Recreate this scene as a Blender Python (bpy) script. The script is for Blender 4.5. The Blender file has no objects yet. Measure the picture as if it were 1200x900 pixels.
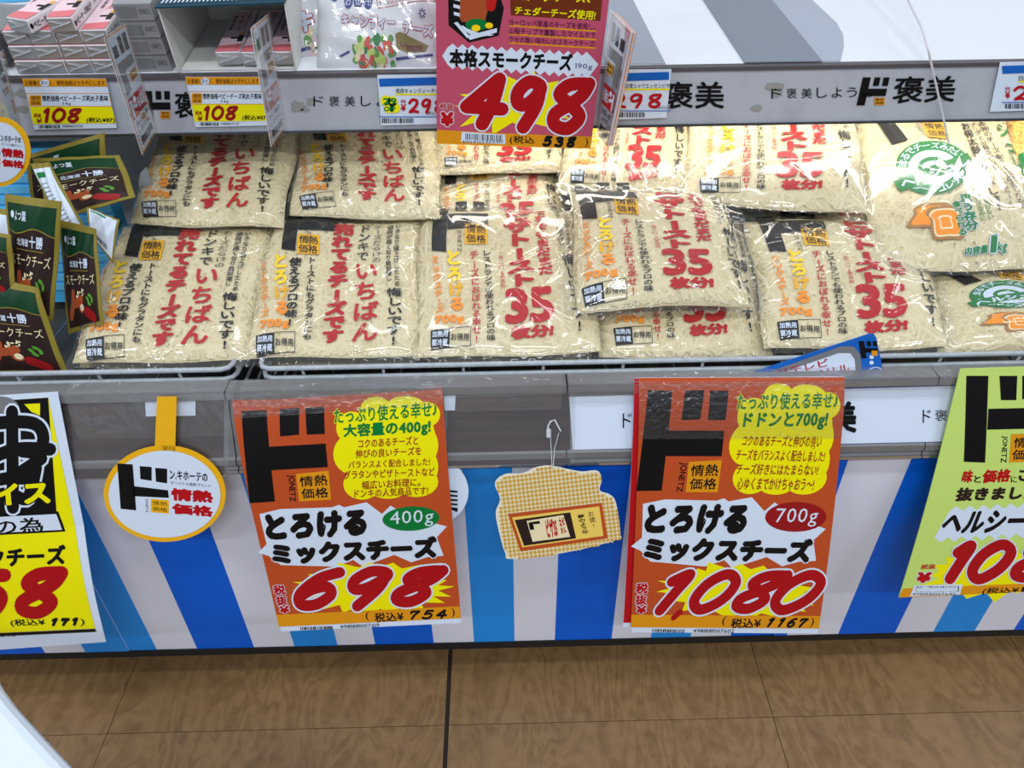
import bpy, math, random
import numpy as np
from mathutils import Vector, Matrix, noise
from mathutils.geometry import tessellate_polygon

# ------------------------------------------------------------------ camera
C = bpy.context.scene.collection
SC = bpy.context.scene
rad = math.radians
PITCH, YAW, ROLL, FOC = rad(37.6), rad(0.72), rad(0.75), 900.0
CAM = Vector((0.0, -0.70, 1.082))
fwd = Vector((math.sin(YAW)*math.cos(PITCH), math.cos(YAW)*math.cos(PITCH), -math.sin(PITCH)))
r0 = Vector((math.cos(YAW), -math.sin(YAW), 0)); u0 = r0.cross(fwd)
rgt = r0*math.cos(ROLL) - u0*math.sin(ROLL); upv = u0*math.cos(ROLL) + r0*math.sin(ROLL)
cd = bpy.data.cameras.new('camera'); cam = bpy.data.objects.new('camera', cd); C.objects.link(cam)
mw = Matrix((rgt, upv, -fwd)).transposed().to_4x4(); mw.translation = CAM
cam.matrix_world = mw; cd.sensor_width = 36; cd.lens = 27; cd.clip_start = 0.02
SC.camera = cam

# ------------------------------------------------------------------ world, lamps, exposure
SC.view_settings.view_transform = 'Standard'; SC.view_settings.look = 'None'
SC.view_settings.exposure = 0.0; SC.view_settings.gamma = 1.0; SC.view_settings.use_curve_mapping = False
W = bpy.data.worlds.new('world'); SC.world = W; W.use_nodes = True
W.node_tree.nodes['Background'].inputs[0].default_value = (0.80, 0.87, 1.0, 1)
W.node_tree.nodes['Background'].inputs[1].default_value = 0.42
def area(name, loc, size, energy, col=(1, 1, 1), rot=(0, 0, 0)):
    l = bpy.data.lights.new(name, 'AREA'); l.shape = 'RECTANGLE'; l.size, l.size_y = size; l.energy = energy; l.color = col
    o = bpy.data.objects.new(name, l); C.objects.link(o); o.location = loc; o.rotation_euler = rot
    return o
for i, yy in enumerate((-2.4, -1.0, 0.9)):          # rows of ceiling fluorescent lamps along the aisle
    for j, xx in enumerate((-2.6, 0.0, 2.6)):
        area('ceiling_lamp_light', (xx, yy, 2.95), (1.3, 0.18), (34, 20, 10)[i], (0.93, 0.97, 1.0))

# ------------------------------------------------------------------ colour, materials
def lin(c):
    c = c/255.0
    return c/12.92 if c <= 0.04045 else ((c+0.055)/1.055)**2.4
def rgb(r, g, b): return (lin(r), lin(g), lin(b), 1)
_m = {}
def mat(name, col, rough=0.45, metal=0.0, spec=0.5, coat=0.0, emit=0.0):
    if name in _m: return _m[name]
    m = bpy.data.materials.new(name); m.use_nodes = True
    b = m.node_tree.nodes['Principled BSDF']
    b.inputs['Base Color'].default_value = rgb(*col); b.inputs['Roughness'].default_value = rough
    b.inputs['Metallic'].default_value = metal; b.inputs['Specular IOR Level'].default_value = spec
    b.inputs['Coat Weight'].default_value = coat; b.inputs['Coat Roughness'].default_value = 0.12
    if emit:
        b.inputs['Emission Color'].default_value = rgb(*col); b.inputs['Emission Strength'].default_value = emit
    _m[name] = m; return m
def nodes(m): return m.node_tree.nodes, m.node_tree.links, m.node_tree.nodes['Principled BSDF']
def add_noise(m, scale=(8, 8, 8), detail=5, amount=0.3, dark=0.7, bump=0.0, rough_var=0.0, coord='Object', lo=0.35, hi=0.7):
    N, L, b = nodes(m)
    tc = N.new('ShaderNodeTexCoord'); mp = N.new('ShaderNodeMapping'); mp.inputs['Scale'].default_value = scale
    nz = N.new('ShaderNodeTexNoise'); nz.inputs['Scale'].default_value = 1; nz.inputs['Detail'].default_value = detail
    nz.inputs['Roughness'].default_value = 0.65
    L.new(tc.outputs[coord], mp.inputs[0]); L.new(mp.outputs[0], nz.inputs['Vector'])
    base = b.inputs['Base Color'].default_value[:]
    r = N.new('ShaderNodeValToRGB'); r.color_ramp.elements[0].position = lo; r.color_ramp.elements[1].position = hi
    r.color_ramp.elements[0].color = tuple(c*(1-amount*(1-dark)/0.3) if k < 3 else 1 for k, c in enumerate(base))
    r.color_ramp.elements[1].color = base
    L.new(nz.outputs['Fac'], r.inputs[0]); L.new(r.outputs[0], b.inputs['Base Color'])
    if bump:
        bp = N.new('ShaderNodeBump'); bp.inputs['Strength'].default_value = bump; bp.inputs['Distance'].default_value = 0.002
        L.new(nz.outputs['Fac'], bp.inputs['Height']); L.new(bp.outputs[0], b.inputs['Normal'])
    return m
PAL = dict(
    ink_black=(14, 13, 14), ink_white=(212, 225, 243), ink_red=(182, 14, 24), ink_darkred=(150, 22, 26), ink_orange=(188, 78, 36),
    ink_amber=(222, 148, 20), ink_yellow=(240, 232, 0), ink_green=(0, 120, 52), ink_pink=(190, 80, 106), ink_brown=(110, 46, 14),
    ink_lime=(196, 222, 116), ink_blue=(22, 98, 190), ink_navy=(34, 46, 130), ink_purple=(84, 24, 70), ink_grey=(120, 122, 126),
    ink_gold=(238, 178, 24), ink_sun=(252, 214, 20), ink_tangerine=(246, 148, 30), ink_price=(172, 12, 22), ink_crimson=(188, 26, 26),
    ink_cocoa=(46, 29, 27), ink_pine=(10, 56, 30), ink_olive=(136, 122, 46), ink_cream=(236, 222, 180), ink_sausage=(170, 78, 40),
    ink_leaf=(84, 150, 52), ink_tomato=(206, 62, 48), ink_palepink=(246, 214, 222), ink_teal=(22, 66, 84), ink_stain=(150, 150, 148))
def ink(n):
    if n in _m: return _m[n]
    m = mat(n, PAL[n], 0.4, 0, 0.22, 0.0)
    return m
def film_mat(name, haze=0.05, tint=(0.97, 0.97, 0.97), rough=0.09, bump=0.35, bscale=60, base=0.0):
    if name in _m: return _m[name]
    m = bpy.data.materials.new(name); m.use_nodes = True; N, L = m.node_tree.nodes, m.node_tree.links
    N.clear(); out = N.new('ShaderNodeOutputMaterial')
    tr = N.new('ShaderNodeBsdfTransparent'); tr.inputs[0].default_value = (*tint, 1)
    gl = N.new('ShaderNodeBsdfGlossy'); gl.inputs['Roughness'].default_value = rough; gl.inputs[0].default_value = (1, 1, 1, 1)
    df = N.new('ShaderNodeBsdfDiffuse'); df.inputs[0].default_value = (0.85, 0.87, 0.9, 1)
    fr = N.new('ShaderNodeLayerWeight'); fr.inputs['Blend'].default_value = 0.5; pw_ = N.new('ShaderNodeMath'); pw_.operation = 'POWER'; pw_.inputs[1].default_value = 4.0; L.new(fr.outputs['Facing'], pw_.inputs[0])
    ad = N.new('ShaderNodeMath'); ad.operation = 'ADD'; ad.use_clamp = True; ad.inputs[1].default_value = base
    mx = N.new('ShaderNodeMixShader'); mh = N.new('ShaderNodeMixShader'); mh.inputs[0].default_value = haze
    tc = N.new('ShaderNodeTexCoord'); nz = N.new('ShaderNodeTexNoise'); nz.inputs['Scale'].default_value = bscale; nz.inputs['Detail'].default_value = 3
    bp = N.new('ShaderNodeBump'); bp.inputs['Strength'].default_value = bump; bp.inputs['Distance'].default_value = 0.003
    L.new(tc.outputs['Object'], nz.inputs['Vector']); L.new(nz.outputs['Fac'], bp.inputs['Height'])
    L.new(bp.outputs[0], gl.inputs['Normal']); L.new(bp.outputs[0], fr.inputs['Normal'])
    L.new(pw_.outputs[0], ad.inputs[0]); L.new(ad.outputs[0], mx.inputs[0])
    L.new(tr.outputs[0], mh.inputs[1]); L.new(df.outputs[0], mh.inputs[2])
    L.new(mh.outputs[0], mx.inputs[1]); L.new(gl.outputs[0], mx.inputs[2]); L.new(mx.outputs[0], out.inputs[0])
    _m[name] = m; return m
FILM = film_mat('bag_film', 0.025, rough=0.075, bump=0.08, bscale=20, base=0.035)
COVER = film_mat('clear_cover', 0.03, rough=0.14, bump=0.25, bscale=25, base=0.035)
TAPE = film_mat('clear_tape', 0.0, rough=0.18, bump=1.0, bscale=150, base=0.05)
ACRYL = film_mat('acrylic', 0.03, rough=0.05, bump=0.02, bscale=10, base=0.05)
METAL = add_noise(mat('rail_metal', (138, 139, 141), 0.38, 0.35), (3, 60, 60), amount=0.25)
WIRE = add_noise(mat('wire_coating', (178, 186, 194), 0.4), (90, 90, 90), amount=0.3, dark=0.75)
WHITE_M = mat('white_enamel', (226, 230, 236), 0.32)
GREY_P = mat('grey_mat', (170, 174, 180), 0.35)
DARK = mat('dark_gap', (14, 14, 16), 0.7)
PAPER = mat('paper', (228, 232, 240), 0.5)
CARDBOARD = mat('white_cardboard', (222, 222, 218), 0.7)
FOIL = mat('foil', (200, 202, 205), 0.28, 0.7)

# ------------------------------------------------------------------ objects
OFF = {}
def props(o, label=None, cat=None, group=None, kind=None):
    if label: o['label'] = label
    if cat: o['category'] = cat
    if group: o['group'] = group
    if kind: o['kind'] = kind
    return o
def empty(name, loc, label=None, cat=None, group=None, kind=None):
    o = bpy.data.objects.new(name, None); C.objects.link(o); o.location = loc; o.empty_display_size = 0.02
    OFF[o.name] = tuple(loc)
    return props(o, label, cat, group, kind)
def mesh_obj(name, V, F, mats, parent=None, mi=None, smooth=False):
    me = bpy.data.meshes.new(name)
    off = OFF[parent.name] if parent else (0, 0, 0)
    A = np.asarray(V, float).reshape(-1, 3) - np.array(off)
    me.from_pydata(A.tolist(), [], [list(map(int, f)) for f in F])
    for m in (mats if isinstance(mats, (list, tuple)) else [mats]): me.materials.append(m)
    if mi is not None: me.polygons.foreach_set('material_index', np.asarray(mi, np.int32))
    if smooth: me.polygons.foreach_set('use_smooth', np.ones(len(me.polygons), bool))
    me.update()
    o = bpy.data.objects.new(name, me); C.objects.link(o)
    if parent: o.parent = parent
    OFF[o.name] = tuple(off)
    return o
def box_vf(c, s, R=None):
    V = []
    for i in (-1, 1):
        for j in (-1, 1):
            for k in (-1, 1):
                v = Vector((i*s[0]/2, j*s[1]/2, k*s[2]/2))
                if R is not None: v = R @ v
                V.append(tuple(Vector(c)+v))
    F = [(0, 1, 3, 2), (4, 6, 7, 5), (0, 4, 5, 1), (2, 3, 7, 6), (0, 2, 6, 4), (1, 5, 7, 3)]
    return V, F
def join_vf(parts):
    V, F = [], []
    for v, f in parts:
        n = len(V); V += [tuple(x) for x in v]; F += [tuple(i+n for i in q) for q in f]
    return V, F
def box(name, c, s, m, parent=None, R=None, bevel=0.0):
    o = mesh_obj(name, *box_vf(c, s, R), m, parent)
    if bevel:
        b = o.modifiers.new('bevel', 'BEVEL'); b.width = bevel; b.segments = 2
    return o
def tube_vf(pts, r, n=8, closed=False):
    P = [Vector(p) for p in pts]; V, F = [], []
    for i, p in enumerate(P):
        d = (P[min(i+1, len(P)-1)]-P[max(i-1, 0)]).normalized()
        a = d.orthogonal().normalized() if i == 0 else (a - d*a.dot(d)).normalized()
        b = d.cross(a)
        for k in range(n):
            t = 2*math.pi*k/n; V.append(tuple(p+(a*math.cos(t)+b*math.sin(t))*r))
    for i in range(len(P)-1):
        for k in range(n): F.append((i*n+k, i*n+(k+1) % n, (i+1)*n+(k+1) % n, (i+1)*n+k))
    F.append(tuple(range(n-1, -1, -1))); F.append(tuple(range((len(P)-1)*n, len(P)*n)))
    return V, F
def extrude_x(name, prof, x0, x1, m, parent=None, tw=0.0):
    n = len(prof)
    V = [(x0, y, z) for y, z in prof] + [(x1, y, z) for y, z in prof]
    F = [(i, (i+1) % n, n+(i+1) % n, n+i) for i in range(n)] + [tuple(range(n-1, -1, -1)), tuple(range(n, 2*n))]
    return mesh_obj(name, V, F, m, parent)

# ------------------------------------------------------------------ measured rays from the camera station onto real planes
def ray(x, y): return (fwd*FOC + rgt*(x-600) - upv*(y-450))
def hit(x, y, P0, n):
    d = ray(x, y); n = Vector(n); t = (Vector(P0)-CAM).dot(n)/d.dot(n)
    return CAM + d*t
def onY(x, y, Y): return hit(x, y, (0, Y, 0), (0, 1, 0))
def onZ(x, y, Z): return hit(x, y, (0, 0, Z), (0, 0, 1))
class Plane:
    def __init__(s, Y, Z, deg):      # contains the X direction; rises by deg towards the back
        s.P = Vector((0, Y, Z)); s.d = Vector((0, math.cos(rad(deg)), math.sin(rad(deg)))); s.n = Vector((1, 0, 0)).cross(s.d)
    def __call__(s, x, y): return hit(x, y, s.P, s.n)
    def lift(s, h):
        q = Plane(0, 0, 0); q.P = s.P + s.n*h; q.d = s.d; q.n = s.n; return q

# ------------------------------------------------------------------ flat print: shapes and lettering as geometry
def homog(src):                      # four corners TL,TR,BR,BL -> unit square (u right, v down)
    dst = [(0, 0), (1, 0), (1, 1), (0, 1)]; A = []; B = []
    for (x, y), (u, v) in zip(src, dst):
        A.append([x, y, 1, 0, 0, 0, -u*x, -u*y]); B.append(u)
        A.append([0, 0, 0, x, y, 1, -v*x, -v*y]); B.append(v)
    h = np.linalg.solve(np.array(A, float), np.array(B, float)); H = np.append(h, 1).reshape(3, 3)
    def f(P):
        P = np.asarray(P, float).reshape(-1, 2); Q = np.c_[P, np.ones(len(P))] @ H.T
        return Q[:, :2]/Q[:, 2:3]
    return f
_g = {}
def glyph(ch, off=0.0, res=2):
    key = (ch, round(off, 3), res)
    if key in _g: return _g[key]
    c = bpy.data.curves.new('t', 'FONT'); c.body = ch; c.offset = off; c.resolution_u = res; c.fill_mode = 'FRONT'
    o = bpy.data.objects.new('t', c); C.objects.link(o)
    dg = bpy.context.evaluated_depsgraph_get(); me = bpy.data.meshes.new_from_object(o.evaluated_get(dg))
    me.calc_loop_triangles()
    V = np.array([(v.co.x, v.co.y) for v in me.vertices]).reshape(-1, 2)
    T = np.array([t.vertices[:] for t in me.loop_triangles], int).reshape(-1, 3)
    bpy.data.objects.remove(o); bpy.data.curves.remove(c); bpy.data.meshes.remove(me)
    _g[key] = (V, T); return _g[key]
def catmull(P, n=6, closed=False):
    P = [np.array(p, float) for p in P]; out = []; m = len(P)
    rng = range(m) if closed else range(m-1)
    for i in rng:
        g = (lambda k: P[k % m]) if closed else (lambda k: P[min(max(k, 0), m-1)])
        a, b, c, d = g(i-1), g(i), g(i+1), g(i+2)
        for k in range(n):
            t = k/n; out.append(0.5*((2*b)+(-a+c)*t+(2*a-5*b+4*c-d)*t*t+(-a+3*b-3*c+d)*t**3))
    out.append(P[0] if closed else P[-1]); return out
DIG = {
 '0': [('c', [(.5, .07), (.83, .28), (.8, .68), (.47, .93), (.17, .7), (.2, .3)])],
 '1': [('o', [(.3, .26), (.62, .08), (.56, .5), (.5, .93)])],
 '2': [('o', [(.16, .3), (.4, .08), (.78, .16), (.72, .48), (.2, .92)]), ('o', [(.2, .92), (.5, .86), (.86, .92)])],
 '3': [('o', [(.2, .2), (.5, .07), (.8, .2), (.7, .4), (.44, .48)]), ('o', [(.44, .48), (.78, .54), (.8, .8), (.5, .94), (.16, .84)])],
 '4': [('l', [(.64, .08), (.14, .64), (.9, .64)]), ('o', [(.64, .08), (.66, .5), (.58, .94)])],
 '5': [('l', [(.82, .1), (.32, .1), (.24, .46)]), ('o', [(.24, .46), (.56, .38), (.82, .56), (.72, .86), (.4, .94), (.14, .84)])],
 '6': [('o', [(.76, .08), (.4, .22), (.17, .6), (.3, .9), (.62, .92), (.82, .68), (.66, .46), (.38, .5), (.19, .68)])],
 '7': [('l', [(.18, .3), (.2, .12), (.84, .12)]), ('o', [(.84, .12), (.56, .5), (.44, .93)])],
 '8': [('o', [(.84, .1), (.42, .12), (.24, .3), (.5, .48), (.76, .7), (.56, .92), (.26, .86), (.22, .66), (.5, .48), (.74, .3), (.84, .1)])],
 '9': [('c', [(.76, .14), (.44, .08), (.2, .28), (.26, .5), (.5, .5), (.74, .3)]), ('o', [(.76, .14), (.74, .5), (.5, .94)])],
}
class Print:
    e0 = 0.0; last = 0.0
    def __init__(s, src=None): s.f = homog(src) if src else (lambda P: np.asarray(P, float).reshape(-1, 2)); s.items = []
    def raw(s, V, T, m, layer, e=0.0):
        V = np.asarray(V, float).reshape(-1, 2); s.items.append((np.c_[V, np.zeros(len(V))+e], np.asarray(T, int).reshape(-1, 3), m, layer))
    def poly(s, P, m, layer=1):
        T = tessellate_polygon([[Vector((x, y, 0)) for x, y in P]]); s.raw(P, [t[:] for t in T], m, layer)
    def rect(s, x0, y0, x1, y1, m, layer=1): s.raw([(x0, y0), (x1, y0), (x1, y1), (x0, y1)], [(0, 1, 2), (0, 2, 3)], m, layer)
    def frame(s, P, w, m, layer=1):
        for i in range(len(P)): s.stroke([P[i], P[(i+1) % len(P)]], w, m, layer)
    def ell(s, cx, cy, rx, ry, m, layer=1, n=32, rot=0.0):
        P = [(cx+rx*math.cos(a)*math.cos(rot)-ry*math.sin(a)*math.sin(rot), cy+rx*math.cos(a)*math.sin(rot)+ry*math.sin(a)*math.cos(rot)) for a in np.linspace(0, 2*math.pi, n, False)]
        s.raw(P+[(cx, cy)], [(i, (i+1) % n, n) for i in range(n)], m, layer)
    def ring(s, cx, cy, rx, ry, w, m, layer=1, n=48):
        A = np.linspace(0, 2*math.pi, n, False)
        P = [(cx+rx*math.cos(a), cy+ry*math.sin(a)) for a in A]+[(cx+(rx-w)*math.cos(a), cy+(ry-w)*math.sin(a)) for a in A]
        T = []
        for i in range(n): j = (i+1) % n; T += [(i, j, n+j), (i, n+j, n+i)]
        s.raw(P, T, m, layer)
    def burst(s, cx, cy, rx, ry, n, inner, m, layer=1, seed=0, jit=0.25, rot=0):
        R = random.Random(seed); P = []
        for i in range(2*n):
            a = rot+math.pi*i/n + R.uniform(-.08, .08); k = (1+R.uniform(-jit, jit*.5)) if i % 2 == 0 else inner
            P.append((cx+rx*k*math.cos(a), cy+ry*k*math.sin(a)))
        s.raw(P+[(cx, cy)], [(i, (i+1) % (2*n), 2*n) for i in range(2*n)], m, layer)
    def stroke(s, P, r, m, layer=1, caps=True, n=10):
        V, T, E = [], [], []
        P = [np.array(p, float) for p in P]; e = s.e0; du = 1.6e-6
        for a, b in zip(P[:-1], P[1:]):
            d = b-a; L = np.hypot(*d)
            if L < 1e-9: continue
            q = np.array([-d[1], d[0]])/L*r; k = len(V); V += [a+q, b+q, b-q, a-q]; T += [(k, k+1, k+2), (k, k+2, k+3)]; E += [e]*4; e += du
        if caps:
            for p in P:
                k = len(V); V += [p+r*np.array([math.cos(t), math.sin(t)]) for t in np.linspace(0, 2*math.pi, n, False)]
                T += [(k, k+i, k+i+1) for i in range(1, n-1)]; E += [e]*n; e += du
        s.last = e
        s.raw(V, T, m, layer, np.array(E))
    def digits(s, txt, quads, r, m, layer=3, edge=None, er=1.5):
        for ch, q in zip(txt, quads):
            q = np.array(q, float)
            def mp(p):
                u, v = p; return (q[0]*(1-u)+q[1]*u)*(1-v)+(q[3]*(1-u)+q[2]*u)*v
            s.e0 = 0.0
            for kind, P in DIG[ch]:
                P = [mp(p) for p in P]
                if kind != 'l': P = catmull(P, 5, kind == 'c')
                if edge: s.stroke(P, r+er, edge, layer-1)
                s.stroke(P, r, m, layer); s.e0 = s.last
            s.e0 = 0.0
    def text(s, txt, box, m, layer=2, off=0.0, vertical=False, edge=None, eoff=0.05, colors=None, gap=0.02, res=2, rot=False, cell=False):
        """lettering fitted into box (x0,y0,x1,y1) or a quad TL,TR,BR,BL"""
        q = np.array([(box[0], box[1]), (box[2], box[1]), (box[2], box[3]), (box[0], box[3])] if not isinstance(box[0], (tuple, list)) else box, float)
        outs = []
        pen = 0.0
        for i, ch in enumerate(txt):
            if ch == ' ': pen += 0.35; continue
            wide = ord(ch) > 0x2000
            for ly, of, mm in ((layer, off, m),)+(((layer-1, off+eoff, edge),) if edge else ()):
                V, T = glyph(ch, 0.0, res)
                if len(V) == 0: continue
                V0 = V; E = np.zeros(len(V))
                if of > 0.004:
                    k8 = 4 if of < 0.035 else 8
                    sh = [(of*math.cos(t), of*math.sin(t)) for t in (np.arange(k8)+0.5)*2*math.pi/k8]+[(0, 0)]
                    V = np.concatenate([V0+np.array(d) for d in sh]); T = np.concatenate([T+i*len(V0) for i in range(len(sh))]); E = np.repeat(np.arange(len(sh))*3e-6, len(V0))
                else: V = V.copy()
                if vertical:
                    if ch in 'ー…〜~-–':
                        V = np.c_[V[:, 1]+0.13, 0.88-V[:, 0]-0.12]
                        V = np.c_[V[:, 0], V[:, 1]]
                    x = V[:, 0] + (0 if wide else (1-(V0[:, 0].max()+V0[:, 0].min()))/2); y = (0.88-V[:, 1]) + i
                    V = np.c_[x, y]
                else:
                    if wide: V = np.c_[V[:, 0]+pen, 0.88-V[:, 1]]
                    else: V = np.c_[V[:, 0]-V0[:, 0].min()+pen+0.04, 0.88-V[:, 1]]
                outs.append((V, T, ly, (colors[min(i, len(colors)-1)] if (colors and mm is m) else mm), E))
            if not vertical: pen += (1.0+gap) if wide else (V0[:, 0].max()-V0[:, 0].min()+0.10)
        if not outs: return
        if vertical: lo = np.array([0.02, 0.03]); hi = np.array([0.98, len(txt)-0.03])
        else:
            A = np.concatenate([o[0] for o in outs if o[2] == layer]); lo, hi = A.min(0), A.max(0)
            if cell: lo[1], hi[1] = 0.0, 1.0
            if hi[1]-lo[1] < 0.4: lo[1], hi[1] = 0.05, 0.95
        for V, T, ly, mm, E in outs:
            t = (V-lo)/(hi-lo); u, v = t[:, :1], t[:, 1:]
            s.raw((q[0]*(1-u)+q[1]*u)*(1-v)+(q[3]*(1-u)+q[2]*u)*v, T, mm, ly, E)
    def barcode(s, x0, y0, x1, y1, seed=1, m='ink_black', layer=3, skew=0.0):
        R = random.Random(seed); x = x0
        while x < x1:
            w = R.choice((.5, .8, 1.2)); s.raw([(x, y0+skew*(x-x0)), (x+w, y0+skew*(x-x0)), (x+w, y1+skew*(x-x0)), (x, y1+skew*(x-x0))], [(0, 1, 2), (0, 2, 3)], m, layer); x += w+R.choice((.5, .9, 1.3))
    def build(s, name, S, parent, h0=0.0004, dh=0.00014, maxlen=None, clip=None):
        """S(u, v, h) -> points; one mesh, one slot per ink"""
        key = (name, maxlen); slots, Vs, Ts, Ms, n = [], [], [], [], 0
        if getattr(s, '_c', None) is None or s._ck != maxlen:
            s._c = []; s._ck = maxlen
            for V, T, m, ly in s.items:
                if maxlen: V, T = subdiv(V, T, maxlen)
                s._c.append((s.f(V[:, :2]), V[:, 2], T, m, ly))
        for UV, E, T, m, ly in s._c:
            if clip:
                a = UV[T].mean(1); keep = (a[:, 0] > clip[0]) & (a[:, 0] < clip[2]) & (a[:, 1] > clip[1]) & (a[:, 1] < clip[3]); T = T[keep]
                if len(T) == 0: continue
            if m not in slots: slots.append(m)
            P = S(UV[:, 0], UV[:, 1], (h0+dh*ly+E)[:, None])
            Vs.append(P); Ts.append(T+n); Ms += [slots.index(m)]*len(T); n += len(P)
        V = np.concatenate(Vs); T = np.concatenate(Ts)
        a = np.cross(V[T[:, 1]]-V[T[:, 0]], V[T[:, 2]]-V[T[:, 0]])
        eps = 1e-3; base = np.array(S(np.array([.5, .5+eps, .5]), np.array([.5, .5, .5-eps]), 0.0)); nn = np.cross(base[1]-base[0], base[2]-base[0])
        flip = (a @ nn) < 0; T[flip] = T[flip][:, ::-1]
        return mesh_obj(name, V, T, [ink(x) for x in slots], parent, mi=Ms)
def subdiv(V, T, L):
    V = [tuple(v) for v in V]; out = []; stack = [tuple(t) for t in T]; cache = {}
    while stack:
        a, b, c = stack.pop()
        e = [((V[a][0]-V[b][0])**2+(V[a][1]-V[b][1])**2, a, b, c), ((V[b][0]-V[c][0])**2+(V[b][1]-V[c][1])**2, b, c, a), ((V[c][0]-V[a][0])**2+(V[c][1]-V[a][1])**2, c, a, b)]
        m = max(e)
        if m[0] <= L*L: out.append((a, b, c)); continue
        _, i, j, k = m; key = (min(i, j), max(i, j))
        if key not in cache: cache[key] = len(V); V.append(tuple((a_+b_)/2 for a_, b_ in zip(V[i], V[j])))
        q = cache[key]; stack += [(i, q, k), (q, j, k)]
    return np.array(V), np.array(out, int).reshape(-1, 3)

def quad_surface(c, curve=None):
    """c: TL,TR,BR,BL points -> S(u,v,h) with unit normal towards the viewer's side"""
    c = [np.array(x, float) for x in c]; n = np.cross(c[1]-c[0], c[0]-c[3]); n /= np.linalg.norm(n)
    if n @ (np.array(CAM)-c[0]) < 0: n = -n
    def S(u, v, h):
        u = np.asarray(u, float)[:, None]; v = np.asarray(v, float)[:, None]
        P = (c[0]*(1-u)+c[1]*u)*(1-v)+(c[3]*(1-u)+c[2]*u)*v
        k = h if curve is None else h+curve(u, v)
        return P + n*k
    S.n = n
    return S
def sheet(name, S, m, parent, nu=12, nv=12, t=0.0006, smooth=True, back=None):
    U, Vv = np.meshgrid(np.linspace(0, 1, nu+1), np.linspace(0, 1, nv+1)); u, v = U.ravel(), Vv.ravel()
    A = S(u, v, 0.0); B = S(u, v, -t); n = len(A); F = []; w = nu+1
    for j in range(nv):
        for i in range(nu):
            a = j*w+i; F += [(a, a+w, a+w+1, a+1), (n+a, n+a+1, n+a+w+1, n+a+w)]
    rim = [i for i in range(w)]+[j*w+nu for j in range(1, nv+1)]+[nv*w+i for i in range(nu-1, -1, -1)]+[j*w for j in range(nv-1, 0, -1)]
    for a, b in zip(rim, rim[1:]+rim[:1]): F.append((a, b, n+b, n+a))
    return mesh_obj(name, np.r_[A, B], F, m, parent, smooth=False)
def mean(ps): return sum((Vector(p) for p in ps), Vector())/len(ps)
def plate(name, pts, n, t, m, parent=None):
    """solid board: outline pts (3D, coplanar) pushed back by t along -n"""
    P = [Vector(p) for p in pts]; n = Vector(n).normalized(); k = len(P)
    V = [tuple(p) for p in P]+[tuple(p-n*t) for p in P]
    ax = (P[1]-P[0]).normalized(); ay = n.cross(ax)
    T = tessellate_polygon([[Vector((p.dot(ax), p.dot(ay), 0)) for p in P]])
    F = [t[:] for t in T]+[tuple(i+k for i in reversed(t)) for t in T]+[(i, k+i, k+(i+1) % k, (i+1) % k) for i in range(k)]
    return mesh_obj(name, V, F, m, parent)
def card(name, label, corners, draw, cat='price card', m='ink_white', curve=None, group=None, nu=10, nv=14, maxlen=None, tape=None, t=0.0007, base_name='paper'):
    root = empty(name, mean(corners), label, cat, group)
    S = quad_surface(corners, curve)
    sheet(base_name, S, ink(m), root, nu if curve else 1, nv if curve else 1, t)
    if draw: draw.build('print', S, root, maxlen=maxlen)
    if tape:
        u0_, v0_, u1_, v1_ = tape
        sheet('clear_tape', lambda u, v, h: S(u0_+np.asarray(u)*(u1_-u0_), v0_+np.asarray(v)*(v1_-v0_), h+0.0022), TAPE, root, 12, 10, 0.0002)
    return root, S
#PART2
# ------------------------------------------------------------------ floor
XL, XR = -1.25, 1.25; FZ = -0.085
flo = empty('floor', (0, 0, 0), kind='structure')
VINYL = mat('vinyl_wood', (128, 100, 68), 0.34)
N, L, b = nodes(VINYL)
tc = N.new('ShaderNodeTexCoord'); mp = N.new('ShaderNodeMapping'); mp.inputs['Scale'].default_value = (7, 2.6, 1)
oi = N.new('ShaderNodeObjectInfo'); va = N.new('ShaderNodeVectorMath'); va.operation = 'ADD'
n1 = N.new('ShaderNodeTexNoise'); n1.inputs['Scale'].default_value = 1.3; n1.inputs['Detail'].default_value = 4; n1.inputs['Distortion'].default_value = 1.6
wv = N.new('ShaderNodeMath'); wv.operation = 'MULTIPLY'; wv.inputs[1].default_value = 16
fr_ = N.new('ShaderNodeMath'); fr_.operation = 'PINGPONG'; fr_.inputs[1].default_value = 1
n2 = N.new('ShaderNodeTexNoise'); n2.inputs['Scale'].default_value = 60; n2.inputs['Detail'].default_value = 5
mx = N.new('ShaderNodeMath'); mx.operation = 'MULTIPLY_ADD'; mx.inputs[1].default_value = 0.45
rp = N.new('ShaderNodeValToRGB'); rp.color_ramp.elements[0].color = rgb(112, 84, 52); rp.color_ramp.elements[1].color = rgb(150, 118, 80)
rp.color_ramp.elements[0].position = 0.1; rp.color_ramp.elements[1].position = 0.95
L.new(tc.outputs['Object'], va.inputs[0]); L.new(oi.outputs['Random'], va.inputs[1]); L.new(va.outputs[0], mp.inputs[0]); L.new(mp.outputs[0], n1.inputs['Vector'])
L.new(n1.outputs['Fac'], wv.inputs[0]); L.new(wv.outputs[0], fr_.inputs[0]); L.new(tc.outputs['Object'], n2.inputs['Vector'])
L.new(fr_.outputs[0], mx.inputs[0]); L.new(n2.outputs['Fac'], mx.inputs[2]); L.new(mx.outputs[0], rp.inputs[0]); L.new(rp.outputs[0], b.inputs['Base Color'])
box('subfloor', (0, -1.0, FZ-0.012), (6, 5, 0.02), mat('subfloor_dark', (40, 32, 24), 0.9), flo)
yj = onZ(600, 848, FZ).y; xj = [onZ(160, 775, FZ).x, onZ(525, 765, FZ).x+0.004, onZ(880, 755, FZ).x]
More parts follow.
